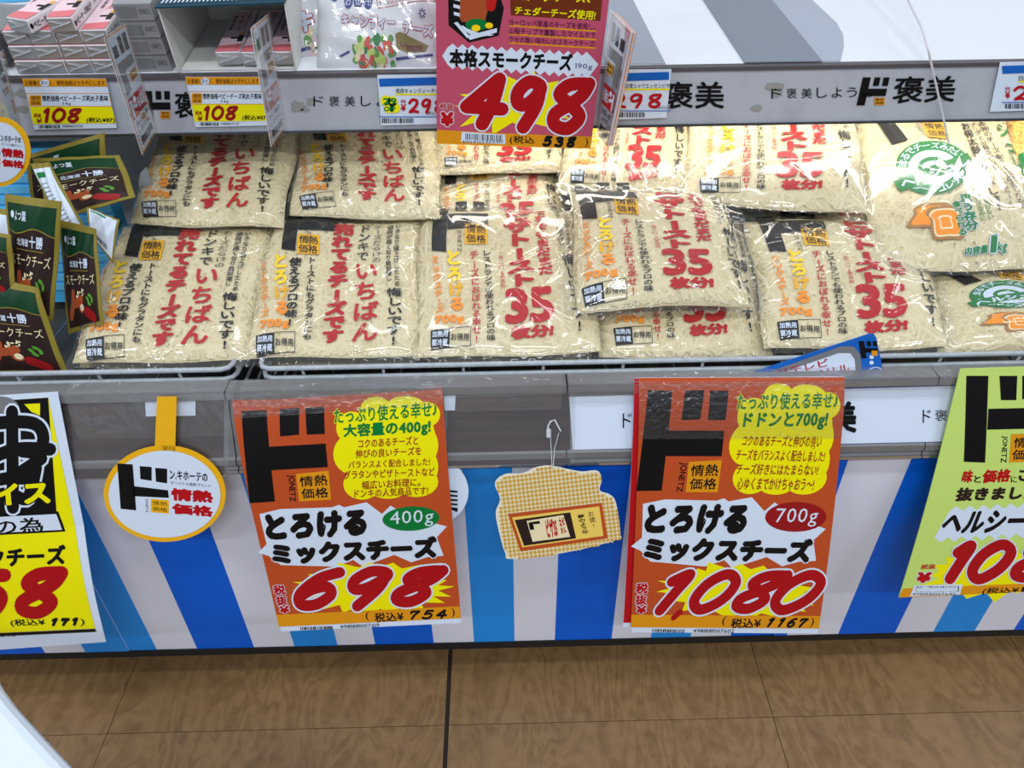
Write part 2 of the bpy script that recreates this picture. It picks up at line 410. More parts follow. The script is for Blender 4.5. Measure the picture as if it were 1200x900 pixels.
xj = [xj[0]-0.9, xj[0]-0.45]+xj+[xj[2]+0.45, xj[2]+0.9]; ys = [yj+0.45, yj, yj-0.45, yj-0.9, yj-1.35]
for r in range(4):
    for i in range(len(xj)-1):
        g = 0.0035 if i in (3,) else 0.0006; gl = 0.0006
        x0, x1 = xj[i]+(0.0035 if i == 3 else 0.0006), xj[i+1]-(0.0035 if i == 2 else 0.0006)
        o = box('vinyl_tile', ((x0+x1)/2, (ys[r]+ys[r+1])/2, FZ-0.0015), (x1-x0, 0.45-0.0012, 0.003), VINYL, flo)

# ------------------------------------------------------------------ display case
case = empty('display_case', (0, 0.3, 0), 'white open refrigerated case with a blue and white striped front', 'refrigerated case')
PY = 0.012
box('plinth', (0, 0.38, (FZ+.02)/2), (2.5, 0.50, .02-FZ), DARK, case)
box('edge_strip', (0, PY+0.012, 0.0145), (2.5, 0.028, 0.015), DARK, case)
box('base_body', (0, 0.36, 0.205), (2.5, 0.66, 0.37), mat('case_grey', (150, 152, 156), 0.5), case)
PANW = mat('panel_white', (230, 232, 246), 0.35, spec=.25); PANB = mat('panel_blue', (0, 100, 226), 0.35, spec=.2); PANL = mat('panel_lightblue', (36, 148, 238), 0.35, spec=.2)
def bx(px, py=757, Y=PY): return onY(px, py-0.027*(px-600), Y).x
seamL, seamR = bx(155), bx(928)
stripes = [('B', -215, -150), ('L', -103, -55), ('B', -8, 58), ('L', 105, 187), ('B', 234, 300), ('L', 347, 397), ('B', 441, 509), ('L', 556, 603), ('B', 650, 716),
           ('L', 762, 808), ('B', 855, 920), ('B', 980, 1046), ('L', 1091, 1139), ('B', 1185, 1250), ('L', 1297, 1344), ('B', 1390, 1456)]
for (x0, x1, yo) in ((XL, seamL, -0.0016), (seamL-0.02, seamR, 0.0), (seamR-0.03, XR, -0.0016)):
    sh = box('panel_sheet', ((x0+x1)/2, PY+0.0015+yo, 0.2185+yo), (x1-x0, 0.002, 0.393), PANW, case)
    for k, a, c in stripes:
        a, c = max(bx(a), x0), min(bx(c), x1)
        if x0 > -1 and x0 < 0 and c < seamL-0.0001: continue
        if c-a < 0.004: continue
        if x0 < -1 and c > seamL: c = seamL
        box('stripe', ((a+c)/2, PY+0.0003+yo, 0.2185+yo), (c-a, 0.0006, 0.393), PANB if k == 'B' else PANL, sh)
# basin and inner walls
INN = mat('inner_white', (205, 208, 210), 0.5)
box('basin_floor', (0, 0.36, 0.40), (2.5, 0.62, 0.02), mat('basin_dark', (70, 70, 68), 0.6), case)
box('back_wall', (0, 0.70, 0.75), (2.5, 0.02, 0.9), INN, case)
for s_ in (-1, 1): box('end_panel', (s_*1.26, 0.34, 0.6), (0.02, 0.72, 1.2), INN, case)
# lower ticket rail, three lengths with hairline joints
prof = [(0.030, 0.520), (0.046, 0.520), (0.046, 0.414), (-0.002, 0.414), (-0.004, 0.418), (-0.001, 0.424), (-0.004, 0.428), (-0.003, 0.436), (0.001, 0.438), (0.027, 0.511), (0.024, 0.516)]
j1, j2 = onY(270, 500, 0.01).x, onY(664, 500, 0.01).x; j3 = onY(1085, 500, .01).x
for a, c in ((XL, j1), (j1, j2), (j2, j3), (j3, XR)):
    rl = extrude_x('price_rail', prof, a+0.0008, c-0.0008, METAL, case)
    extrude_x('rail_lip', [(0.021, 0.5225), (0.045, 0.5225), (0.045, 0.5200), (0.0295, 0.5200), (0.024, 0.5130), (0.019, 0.5130)], a+0.001, c-0.001, METAL, rl)
    extrude_x('chrome_strip', [(-0.0055, 0.4165), (-0.002, 0.4165), (-0.002, 0.4205), (-0.0055, 0.4205)], a+0.001, c-0.001, mat('chrome', (200, 200, 200), 0.15, 0.9), rl)
RF = Plane(0.001, 0.438, 0); RF.d = Vector((0, 0.026, 0.073)).normalized(); RF.n = Vector((1, 0, 0)).cross(RF.d)
if RF.n.y > 0: RF.n = -RF.n
# wires
def rod(name, pts, r, parent): return mesh_obj(name, *tube_vf(pts, r, 8), WIRE, parent, smooth=True)
bj0, bj1 = onY(272, 440, .052).x, onY(305, 438, .052).x
for bi, (a, c, lab) in enumerate(((XL+0.02, bj0, 'white wire basket holding the green pouches and leftmost cheese bag'), (bj1, XR-0.02, 'long white wire basket under the row of cheese bags'))):
    wb = empty('wire_basket', ((a+c)/2, 0.05, 0.42), lab, 'wire basket')
    for k, (Y, z) in enumerate(((0.052, 0.534), (0.056, 0.5165), (0.062, 0.49), (0.068, 0.462), (0.075, 0.435))):
        q = 0.012
        P = [(a, Y+0.30, z+0.0), (a, Y+q, z), (a+q*.3, Y+q*.3, z), (a+q, Y, z), (c-q, Y, z), (c-q*.3, Y+q*.3, z), (c, Y+q, z), (c, Y+0.30, z)]
        rod('rail_rod', P, 0.0032 if k < 2 else 0.002, wb)
    x = a+0.05
    while x < c:
        rod('upright_rod', [(x, 0.056, 0.533), (x, 0.079, 0.425), (x, 0.55, 0.425)], 0.0018, wb); x += 0.098
# upper shelf
RU = 0.3675
box('back_gap', (0, 0.69, 0.78), (2.5, 0.01, 0.2), INN, case)
SH = Plane(RU+0.004, 0.788, 10)
def shelf_pt(x, s, h=0.0): return Vector((x, 0, 0))+SH.P+SH.d*s+SH.n*h
V = [shelf_pt(XL, 0), shelf_pt(XR, 0), shelf_pt(XR, 0.34), shelf_pt(XL, 0.34)]
us = plate('upper_shelf', V, SH.n, 0.008, WHITE_M, case)
RAILW = add_noise(mat('rail_label_white', (176, 181, 192), 0.42), (14, 14, 14), amount=0.25, lo=0.2, hi=0.5)
uprof = [(RU, 0.7125), (RU, 0.7835), (RU+0.003, 0.7835), (RU+0.003, 0.7125)]
extrude_x('shelf_rail', uprof, XL, XR, RAILW, us)
extrude_x('shelf_rail_top', [(RU-0.002, 0.7835), (RU-0.002, 0.7885), (RU+0.010, 0.7895), (RU+0.010, 0.7835)], XL, XR, mat('rail_dark', (92, 88, 92), 0.4, 0.3), us)
extrude_x('shelf_rail_foot', [(RU-0.003, 0.7095), (RU-0.003, 0.7125), (RU+0.008, 0.7125), (RU+0.008, 0.7095)], XL, XR, mat('rail_foot', (88, 90, 94), 0.25, 0.6), us)
box('lamp_housing', (0.30, RU+0.060, 0.762), (1.9, 0.045, 0.03), WHITE_M, us)
TUBE = mat('tube_glow', (255, 250, 238), 0.4, emit=12)
mesh_obj('fluorescent_tube', *tube_vf([(-0.10, RU+0.055, 0.735), (1.2, RU+0.055, 0.735)], 0.011, 14), TUBE, us, smooth=True)

# ------------------------------------------------------------------ rail inserts and covers (lower rail)
def rail_quad(x0, y0, x1, y1, lift):
    P = RF.lift(lift) if RF.n.y < 0 else RF
    return [P(x0, y0), P(x1, y0-0.027*(x1-x0)), P(x1, y1-0.027*(x1-x0)), P(x0, y1)]
WOODB = add_noise(mat('brown_insert', (74, 50, 46), 0.4, spec=.3), (3, 90, 90), amount=0.5, dark=0.6)
_m['ink_wood'] = WOODB; _m['ink_railw'] = RAILW
for (x0, x1, y0, y1, lab) in ((72, 262, 468, 562, 'dark brown wood-look strip in the rail left of the 698 yen card'), (524, 668, 466, 546, 'dark brown wood-look strip in the rail right of the 698 yen card')):
    q = rail_quad(x0, y0, x1, y1, 0.0006)
    r, S = card('rail_strip', lab, q, None, 'rail strip', 'ink_wood')
    q = rail_quad(x0-4, y0-8, x1+6, y1+2, 0.0036)
    sheet('clear_cover', quad_surface(q), COVER, r, 8, 6, 0.0004)
pw = Print(); 
def src_print(q, px): return Print(px)
px = [(667, 465), (760, 458), (760, 524), (671, 527)]
P = Print([(667, 465), (1125, 452), (1125, 517), (671, 527)])
P.text('ド', (727, 484, 737, 501), 'ink_black', off=-0.01)
P.text('ド', (727+352, 480, 727+362, 495), 'ink_black', off=-0.01); P.text('褒', (1094, 480, 1109, 493), 'ink_black', off=-0.01); P.text('美', (1116, 479, 1130, 492), 'ink_black', off=-0.01)
P.text('美', (966, 470, 999, 507), 'ink_black', off=0.04)
F_ = RF.lift(0.0012)
card('rail_label_strip', 'white paper strip with handwritten characters in the lower rail behind the 1080 yen card', [F_(667, 465), F_(1125, 452), F_(1125, 517), F_(671, 527)], P, 'rail label', 'ink_white')
F_ = RF.lift(0.0006)
card('rail_label_strip', 'navy edge of a label strip under the white paper in the lower rail', [F_(690, 468), F_(1130, 447), F_(1130, 520), F_(692, 536)], None, 'rail label', 'ink_navy')
F_ = RF.lift(0.0048)
card('rail_sticker', 'small white paper tab holding up the round orange tag', [F_(170, 471), F_(229, 469), F_(229, 487), F_(171, 488)], None, 'sticker')
card('rail_sticker', 'small white paper tab beside the top right of the 698 yen card', [F_(520, 462), F_(534, 461), F_(533, 481), F_(521, 481)], None, 'sticker')
# plastic hook with fine cord
hk = empty('cord_hook', tuple(F_(645, 500)), 'small clear plastic tag hook with fine cord above the gingham card', 'hook')
HK = mat('hook_plastic', (205, 210, 215), 0.2)
mesh_obj('cord', *tube_vf([F_(655, 507), F_(650, 525), RF.lift(0.012)(648, 549)], 0.0005, 5), HK, hk)
mesh_obj('cord', *tube_vf([F_(645, 512), RF.lift(.012)(647, 549)], 0.0005, 5), HK, hk)
mesh_obj('hook_arm', *tube_vf([F_(643, 510), F_(642, 500), F_(645, 494), F_(650, 492), F_(657, 505)], 0.0011, 6), HK, hk)
mesh_obj('bead', *tube_vf([F_(643, 503), F_(643, 508), F_(643, 512)], 0.0030, 8), HK, hk)

def crumple(name, S, m, parent, nu, nv, seed, amp=.002, k=30, asp=6):
    R = np.random.RandomState(seed); U, Vv = np.meshgrid(np.linspace(0, 1, nu+1), np.linspace(0, 1, nv+1)); u, v = U.ravel(), Vv.ravel(); h = np.zeros(len(u))
    for _ in range(k):
        x0, y0 = R.rand()*asp, R.rand(); a = R.uniform(0, math.pi); dx, dy = math.cos(a), math.sin(a); t = (u*asp-x0)*dx+(v-y0)*dy; d = np.abs(-(u*asp-x0)*dy+(v-y0)*dx)
        h += R.uniform(.3, 1)*amp*np.exp(-d/R.uniform(.03, .1))*np.clip(1-np.abs(t)/R.uniform(.2, 1.0), 0, 1)
    A = S(u, v, np.clip(h, 0, amp*1.6)[:, None]); w = nu+1
    F = [(j*w+i, (j+1)*w+i, (j+1)*w+i+1, j*w+i+1) for j in range(nv) for i in range(nu)]
    return mesh_obj(name, A, F, m, parent, smooth=True)
for n_, (xa_, xb_, lab) in enumerate(((66, 268, 'crumpled clear film over the rail left of the 698 yen card'), (276, 660, 'crumpled clear film along the rail top beside the brown strip'), (668, 1118, 'crumpled clear film along the rail top above the white paper strip'))):
    a_, c_ = onY(xa_, 470, .0).x, onY(xb_, 470, .0).x
    zb = (.468, .492, .498)[n_]; yb = .001+(zb-.438)*.356
    q_ = [(a_, .040, .5275), (c_, .040, .5275), (c_, .0185, .5265), (a_, .0185, .5265)]
    r_ = empty('clear_film', ((a_+c_)/2, .02, .52), lab, 'clear film')
    cf = film_mat('rail_film', 0.05, rough=0.10, bump=0.3, bscale=40, base=0.05)
    crumple('top_fold', quad_surface(q_), cf, r_, int((c_-a_)*520), 14, 60+n_, .0022, 46, (c_-a_)/.03)
    q_ = [(a_, .0165, .5255), (c_, .0165, .5255), (c_, yb-.006, zb), (a_, yb-.006, zb)]
    crumple('front_fold', quad_surface(q_), cf, r_, int((c_-a_)*520), 24, 70+n_, .0018, 40, (c_-a_)/.04)

# ------------------------------------------------------------------ writing on the upper rail
RP = RU-0.0005
def rq(*p): return [onY(x, y, RP) for x, y in p]
def logo(P, x0, y0, w, h, m='ink_black', layer=2, sk=0.0, box_=True, dots=True):
    """heavy block character: stem, bar, two ticks, amber box"""
    def q(a, b, c, d): P.poly([(x0+a*w+sk*b*h, y0+b*h), (x0+c*w+sk*b*h, y0+b*h), (x0+c*w+sk*d*h, y0+d*h), (x0+a*w+sk*d*h, y0+d*h)], m, layer)
    q(0, 0, .30, 1); q(.30, .40, 1, .66)
    if dots: q(.44, 0, .66, .30); q(.78, 0, 1, .30)
    if box_:
        a = (x0+.60*w+sk*.72*h, y0+.72*h); P.rect(a[0], a[1], a[0]+.38*w, y0+h*.99, 'ink_amber', layer)
        P.text('情熱', (a[0]+.03*w, a[1]+.02*h, a[0]+.35*w, a[1]+.12*h), 'ink_black', layer+1, 0.01, res=1); P.text('価格', (a[0]+.03*w, a[1]+.14*h, a[0]+.35*w, a[1]+.24*h), 'ink_black', layer+1, 0.01, res=1)
def hand(P, txt, x, y, dx, size, dy=0.0):
    for i, ch in enumerate(txt): P.text(ch, (x+i*dx-size/2, y+i*dy-size/2, x+i*dx+size/2, y+i*dy+size/2), 'ink_black', 2, -0.012)
q = [(0, 88), (1200, 70), (1200, 130), (0, 150)]
P = Print(q)
logo(P, 172, 106, 30, 33, sk=0.05); P.text('褒美', (208, 107, 262, 138), 'ink_black', off=0.022)
P.text('褒美', (783, 95, 853, 127), 'ink_black', off=0.022)
logo(P, 1014, 90, 31, 33, sk=-0.22); P.text('褒美', [(1052, 89), (1123, 88), (1119, 119), (1047, 121)], 'ink_black', off=0.022)
hand(P, 'ド褒美しよう', 378, 118, 18.6, 12, -0.1); hand(P, 'ド褒美しよう。', 914, 109, 17.5, 12, -0.3)
R = random.Random(4)
for (x, y, w, h) in ((18, 103, 22, 12), (20, 122, 14, 10), (345, 117, 18, 14), (363, 113, 10, 12), (900, 96, 26, 10), (908, 103, 12, 12), (884, 122, 14, 9), (356, 126, 12, 5)):
    K = [(x+w/2+w*.5*math.cos(t)*R.uniform(.7, 1.15), y+h/2+h*.5*math.sin(t)*R.uniform(.6, 1.2)) for t in np.linspace(0, 6.28, 16, False)]
    P.poly(K, 'ink_stain', 1)
S = quad_surface(rq(*q)); pr = P.build('print', S, us, h0=0.0002)

def tag108(qx, label):
    """yellow shelf ticket, drawn in the pixel frame of the leftmost one"""
    src = [(26, 92), (124, 92), (137, 150), (40, 152)]
    P = Print(src)
    P.poly([(26, 92), (124, 92), (126, 101), (28, 101)], 'ink_amber', 1); P.text('お客様の声から、情熱価格はカタチにします', (30, 94, 123, 100), 'ink_black', 3, 0.0, res=1)
    P.ell(53, 97, 6, 4, 'ink_white', 2)
    P.poly([(31, 109), (128, 109), (131, 124), (35, 124)], 'ink_white', 2); P.frame([(31, 109), (128, 109), (131, 124), (35, 124)], 0.4, 'ink_amber', 3)
    P.rect(35, 111, 49, 123, 'ink_amber', 3); P.text('情熱', (37, 112, 48, 117), 'ink_black', 4, 0.0, res=1); P.text('価格', (37, 118, 48, 122), 'ink_black', 4, 0.0, res=1)
    P.text('情熱価格ベビーチーズ明太子風味', (50, 111, 127, 118), 'ink_black', 4, 0.02, res=1); P.text('54g', (74, 119, 84, 123), 'ink_black', 4, res=1)
    P.poly([(35, 124), (131, 124), (136, 144), (39, 145)], 'ink_yellow', 2)
    P.text('税抜', (40, 132, 49, 137), 'ink_darkred', 4, 0.03, res=1); P.text('¥', (43, 138, 50, 144), 'ink_darkred', 4, 0.03, res=1)
    P.digits('108', [[(50, 126), (62, 126), (60, 143), (50, 143)], [(62, 126), (80, 126), (78, 143), (60, 143)], [(80, 126), (98, 126), (95, 143), (78, 143)]], 2.0, 'ink_darkred', 5)
    P.text('(税込¥117)', (102, 137, 135, 144), 'ink_black', 4, 0.03, res=1)
    P.barcode(46, 146, 70, 150, 3); P.text('4981881007095', (74, 146, 98, 149), 'ink_black', 4, res=1)
    card('price_tag', label, [onY(x, y, RU-0.0035) for x, y in qx], P, 'price tag')
tag108([(26, 92), (124, 92), (137, 150), (40, 152)], 'yellow 108 yen shelf ticket below the foil-wrapped packs at far left')
tag108([(217, 90), (304, 90), (316, 147), (229, 149)], 'yellow 108 yen shelf ticket below the open white carton')
def tagblue(src, name, price, lab, tax, x0, dxs, seed):
    P = Print(src); (ax, ay), (bx_, by), (cx, cy), (dx, dy) = src
    P.poly([(ax+2, ay+4), (bx_-3, by+3), (bx_-3, by+12), (ax+3, ay+13)], 'ink_blue', 2)
    P.text(name, (ax+22, ay+15, bx_-2, ay+21), 'ink_black', 3, 0.0, res=1)
    P.rect(ax+22, ay+21, bx_-2, ay+23, 'ink_yellow', 2)
    P.digits(price, [[(x0+i*dxs, ay+27), (x0+(i+.92)*dxs, ay+27), (x0+(i+.92)*dxs, ay+44), (x0+i*dxs, ay+44)] for i in range(len(price))], 1.7, 'ink_red', 4)
    P.text('税抜', (x0-8, ay+28, x0-2, ay+32), 'ink_red', 3, 0.02, res=1); P.text('¥', (x0-8, ay+33, x0-2, ay+42), 'ink_red', 3, 0.03, res=1)
    P.rect(ax+2, cy-9, bx_-1, cy-8, 'ink_blue', 2); P.barcode(ax+6, cy-7, ax+44, cy-1, seed); P.text(tax, (bx_-22, cy-15, bx_-3, cy-10), 'ink_black', 3, res=1)
    return card('price_tag', lab, [onY(x, y, RU-0.0035) for x, y in src], P, 'price tag')
r, S = tagblue([(442, 88), (522, 87), (526, 145), (447, 147)], '徳用キャンディーチーズ', '298', 'white ticket with a blue bar and red 298 left of the pink card', '(税込322)', 478, 15, 5)
P = Print([(442, 88), (522, 87), (526, 145), (447, 147)])
for (a, b_) in ((452, 117), (460, 118), (456, 126), (463, 126)): P.ell(a, b_, 6, 6, 'ink_yellow', 6)
P.text('29', (449, 114, 465, 122), 'ink_green', 7, 0.04); P.text('OFF', (450, 124, 464, 130), 'ink_green', 7, 0.04)
P.build('discount_print', S, r)
tagblue([(712, 82), (787, 81), (781, 138), (706, 141)], '日食シャウエッセンピザ', '298', 'white ticket with a blue bar and red 298 right of the pink card', '(税込322)', 716, 21, 6)
tagblue([(1172, 73), (1262, 71), (1250, 128), (1160, 131)], '日本ハム 石窯工房', '298', 'white ticket with a blue bar cut by the right edge of the picture', '(税込322)', 1186, 22, 7)
# ------------------------------------------------------------------ large price cards hung from the lower rail
CT = Plane(0.0, 0.0, 0); CT.P = Vector((0, 0.0125, 0.503)); CT.d = Vector((0, 0.237, 0.9715)); CT.n = Vector((0, -0.9715, 0.237))
SRC = [(270.5, 471), (518, 455), (540.5, 730), (329.5, 740)]
def big_card(v):
    P = Print(SRC); K = 'ink_black'
    P.poly([(270.5, 471), (518, 455), (540.3, 724), (327, 734)], 'ink_orange', 0)
    for q in ([(283, 482), (312, 481), (324, 585), (295, 587)], [(312, 522), (382, 518), (385, 545), (314, 549)], [(327, 480), (350, 478), (351, 508), (329, 510)], [(357, 478), (379, 477), (381, 507), (360, 508)]): P.poly(q, K, 2)
    P.text('JONETZ', [(347, 554), (348, 585), (339, 585), (337, 554)], K, 2, 0.02)
    P.poly([(348, 553), (386, 549), (389, 583), (352, 585)], 'ink_amber', 2)
    P.text('情熱', [(352, 556), (384, 553), (385, 566), (353, 568)], K, 3, 0.02); P.text('価格', [(354, 570), (385, 568), (386, 580), (355, 582)], K, 3, 0.02)
    for (x, y, rx, ry) in ((440, 478, 18, 12), (475, 475, 22, 10), (412, 500, 18, 18), (500, 485, 16, 14), (455, 505, 55, 26), (415, 530, 24, 24), (490, 520, 24, 26), (455, 540, 52, 30), (425, 565, 22, 18), (455, 570, 22, 12), (488, 562, 26, 18), (500, 545, 14, 20)): P.ell(x, y, rx, ry, 'ink_yellow', 1, 24)
    P.text('たっぷり使える幸せ♪', [(390, 479), (512, 470), (512, 487), (392, 496)], 'ink_green', 4, 0.03, edge='ink_yellow', eoff=0.05)
    G, dr = 'ink_green', 'ink_darkred'
    if v == 400:
        P.text('大容量の400g!', [(402, 496), (505, 489), (505, 508), (403, 513)], G, 4, 0.04)
        rows = (('コクのあるチーズと', 420, 490, 511, 521), ('伸びの良いチーズを', 417, 494, 523, 533), ('バランスよく配合しました!', 409, 504, 536, 545), ('グラタンやピザトーストなど', 404, 510, 547, 557), ('幅広いお料理に。', 425, 493, 559, 569), ('ドンキの人気商品です!', 416, 502, 569, 579))
    else:
        P.text('ドドンと700g!', [(402, 498), (503, 490), (503, 510), (403, 516)], G, 4, 0.04)
        rows = (('コクのあるチーズと伸びの良い', 406, 500, 519, 531), ('チーズをバランスよく配合しました!', 402, 507, 534, 546), ('チーズ好きにはたまらない!', 406, 502, 549, 561), ('心ゆくまでかけちゃおう〜!', 410, 500, 564, 577))
    for t, a, b_, c, d in rows: P.text(t, [(a, c+2), (b_, c-2), (b_, d-2), (a, d+2)], dr, 4, 0.015)
    W_ = 'ink_white'
    P.poly([(304, 646), (314, 636), (306, 600), (330, 594), (390, 592), (398, 589), (404, 592), (430, 586), (448, 600), (458, 590), (480, 603), (524, 615), (512, 628), (520, 650), (500, 652), (482, 658), (462, 649), (425, 663), (414, 655), (394, 663), (330, 661), (316, 650)], W_, 1)
    P.text('とろける', [(311, 600), (431, 593), (430, 626), (314, 632)], K, 4, 0.088, edge=W_, eoff=0.06)
    P.text('ミックスチーズ', [(318, 634), (512, 626), (514, 653), (321, 661)], K, 4, 0.088, edge=W_, eoff=0.06)
    if v == 400:
        P.ell(482, 605.5, 33.5, 14.5, G, 3, rot=-0.05); P.text('400g', [(457, 597), (509, 594), (508, 614), (458, 617)], W_, 4, 0.0)
    else:
        P.ell(486, 604, 36, 16, 'ink_darkred', 3, rot=-0.03); P.text('700g', [(462, 596), (512, 593), (511, 613), (463, 616)], W_, 4, 0.0)
    P.burst(440, 688, 95, 32, 19, 0.78, 'ink_yellow', 2, seed=3, jit=0.1)
    E_, Rr = W_, 'ink_price'
    if v == 400:
        P.digits('698', [[(356, 669), (414, 665), (390, 710), (334, 713)], [(410, 666), (472, 663), (446, 711), (388, 714)], [(470, 666), (532, 662), (506, 706), (446, 710)]], 6.5, Rr, 5, E_, 2.0)
    else:
        P.digits('1080', [[(352, 669), (398, 668), (376, 716), (330, 718)], [(398, 668), (448, 665), (425, 712), (375, 715)], [(446, 666), (502, 662), (475, 708), (424, 712)], [(490, 664), (548, 660), (522, 707), (466, 711)]], 5.9, Rr, 5, E_, 2.0)
        P.stroke([(378, 714), (372, 721)], 3, Rr, 5)
    P.text('税', [(320, 685), (334, 684), (336, 696), (322, 697)], 'ink_red', 4, 0.05, edge=E_); P.text('抜', [(323, 698), (336, 697), (338, 708), (325, 709)], 'ink_red', 4, 0.05, edge=E_); P.text('¥', [(327, 710), (339, 709), (340, 718), (329, 719)], 'ink_red', 4, 0.05, edge=E_)
    P.poly([(324, 720), (539, 710), (540.3, 724), (327, 734)], 'ink_amber', 3)
    P.text('(', (428, 716, 432, 727), K, 4); P.text(')', (529, 712, 533, 723), K, 4)
    P.text('税込¥', [(438, 718), (472, 716), (473, 727), (439, 729)], K, 4, 0.03)
    t = ('754', '1167')[v != 400]; n = len(t); x0, x1 = 477, 526
    P.digits(t, [[(x0+(x1-x0)*i/n+3, 715-.05*i*10), (x0+(x1-x0)*(i+.85)/n+3, 714.5-.5*i), (x0+(x1-x0)*(i+.85)/n-1, 725-.5*i), (x0+(x1-x0)*i/n-1, 725.5-.5*i)] for i in range(n)], 1.3, K, 5)
    P.barcode(352, 734.5, 388, 738, 9 if v == 400 else 4, skew=-0.03); P.text(('4981881007619', '4981881007602')[v != 400], [(398, 732), (444, 730), (444, 734), (398, 736)], K, 4)
    return P
def bow(a, top=0.0): return lambda u, v: a*np.sin(math.pi*v)*1.0 + top*(u-0.5)**2
def CTc(pts): return [CT(x, y) for x, y in pts]
card('price_card', 'orange 698 yen price card with a green weight oval, left of the gingham card', CTc(SRC), big_card(400), 'price card', 'ink_white', lambda u, v: 0.006*np.sin(math.pi*v)+0.002*np.sin(2*math.pi*v)-0.005*np.clip((.12-v)/.12, 0, 1)**2, 'big cards on the lower rail', maxlen=14, tape=(0.0, -0.01, 1.0, 0.06))
C2 = [(750, 445), (992, 444), (957, 740), (740, 741)]
card('price_card', 'orange price card with red weight oval, right of the gingham card', [CT.lift(0.003)(x, y) for x, y in C2], big_card(700), 'price card', 'ink_white', lambda u, v: 0.006*np.sin(math.pi*v)+0.004*u*v-0.006*np.clip((.14-v)/.14, 0, 1)**2, 'big cards on the lower rail', maxlen=14, tape=(0.0, 0.01, 1.0, 0.20))
P = Print([(743, 446), (985, 444), (950, 731), (730, 735)]); P.poly([(743, 446), (985, 444), (951, 726), (730.5, 729)], 'ink_red', 1)
card('price_card', 'red card mostly hidden behind the orange 1,080 yen card', [CT.lift(0.0008)(x, y) for x, y in ((744, 446), (985, 444), (950, 731), (730, 735))], P, 'price card', 'ink_white', lambda u, v: 0.005*np.sin(math.pi*v)-0.007*np.clip((.14-v)/.14, 0, 1)**2, maxlen=20)

# yellow card at far left
SY = [(-165, 474), (67.5, 459), (129, 745), (-90, 768)]
P = Print(SY); K = 'ink_black'
P.poly([(-140, 478), (57, 465), (117, 727), (-85, 742)], 'ink_yellow', 0)
P.poly([(-140, 478), (57, 465), (70, 611), (-120, 620)], K, 1)
P.poly([(30, 472), (48, 471), (48, 484), (38, 480)], 'ink_yellow', 2)
P.ell(2, 476, 22, 12, 'ink_grey', 2)
for st in ([(-60, 500), (0, 492), (40, 492), (52, 506), (46, 522), (28, 522)], [(-20, 535), (20, 520), (60, 520)], [(16, 480), (18, 585)], [(-30, 560), (10, 552), (30, 552)], [(22, 548), (50, 530)], [(44, 540), (40, 560), (34, 575), (22, 572)]):
    P.stroke(catmull(st, 5), 9.5, 'ink_white', 2); P.stroke(catmull(st, 5), 7.0, K, 3)
P.text('ブライス', [(-72, 563), (58, 552), (62, 580), (-72, 586)], 'ink_yellow', 5, 0.05, edge=K, eoff=0.05)
P.poly([(-110, 598), (70, 589), (79, 612), (-104, 622)], K, 2); P.poly([(-108, 601), (68, 592), (75, 610), (-102, 619)], 'ink_white', 3)
P.text('皆様の為', [(-62, 603), (52, 595), (54, 613), (-60, 619)], K, 4, 0.02)
P.text('スモークチーズ', [(-82, 636), (80, 626), (82, 648), (-80, 658)], K, 4, 0.05)
P.digits('158', [[(-80, 660), (-40, 658), (-45, 722), (-85, 724)], [(-38, 660), (22, 656), (14, 712), (-44, 716)], [(26, 655), (88, 652), (78, 710), (16, 714)]], 8.0, 'ink_price', 4)
P.text('(税込¥', [(17, 717), (58, 715), (60, 725), (19, 727)], K, 4, 0.02); P.text(')', (100, 714, 105, 724), K, 4)
P.digits('171', [[(66, 715), (76, 714), (74, 723), (63, 724)], [(78, 714), (88, 714), (86, 723), (76, 723)], [(90, 714), (99, 713), (98, 722), (88, 723)]], 1.8, K, 4)
P.poly([(-88, 742), (117, 727), (118, 731), (-88, 746)], K, 4)
P.text('4981881009648', [(-50, 741), (23, 735), (24, 739), (-49, 745)], K, 4)
card('price_card', 'yellow and black 158 yen card with white border at far left', CTc(SY), P, 'price card', 'ink_white', lambda u, v: 0.004*np.sin(math.pi*v*1.0)-0.006*np.sin(2*math.pi*v)*u*(v>0.5)+0.012*u*v**3, 'big cards on the lower rail', nu=14, nv=20, maxlen=10)

# lime card at far right
SG = [(1125, 432), (1372, 424), (1268, 690), (1053, 700)]
P = Print(SG)
P.rect(1060, 432, 1061, 433, 'ink_lime', 0)
P.poly([(1125, 432), (1372, 424), (1268, 690), (1053, 700)], 'ink_lime', 0)
for q in ([(1132, 440), (1158, 440), (1152, 540), (1127, 539)], [(1157, 478), (1240, 476), (1238, 500), (1155, 502)], [(1171, 440), (1192, 440), (1190, 468), (1172, 468)], [(1198, 440), (1220, 439), (1218, 466), (1197, 467)]): P.poly(q, K, 2)
P.text('JONETZ', [(1179, 509), (1177, 540), (1168, 540), (1172, 509)], K, 2, 0.02)
P.poly([(1183, 507), (1220, 506), (1216, 538), (1180, 540)], 'ink_amber', 2)
P.text('情熱', [(1187, 511), (1217, 510), (1215, 522), (1185, 523)], K, 3, 0.02); P.text('価格', [(1185, 525), (1215, 524), (1212, 536), (1183, 537)], K, 3, 0.02)
P.text('味', [(1127, 549), (1139, 548), (1136, 563), (1123, 564)], 'ink_red', 3, 0.05); P.text('と', (1139, 555, 1147, 563), K, 3, 0.03)
P.text('価格', [(1151, 548), (1184, 547), (1180, 562), (1147, 564)], 'ink_red', 3, 0.05); P.text('に', (1182, 556, 1189, 563), K, 3, 0.02); P.text('こだわり', (1191, 547, 1262, 562), 'ink_cocoa', 3, 0.05)
P.text('抜きましたッ', [(1120, 569), (1236, 566), (1232, 582), (1116, 585)], 'ink_cocoa', 3, 0.06)
R = random.Random(2)
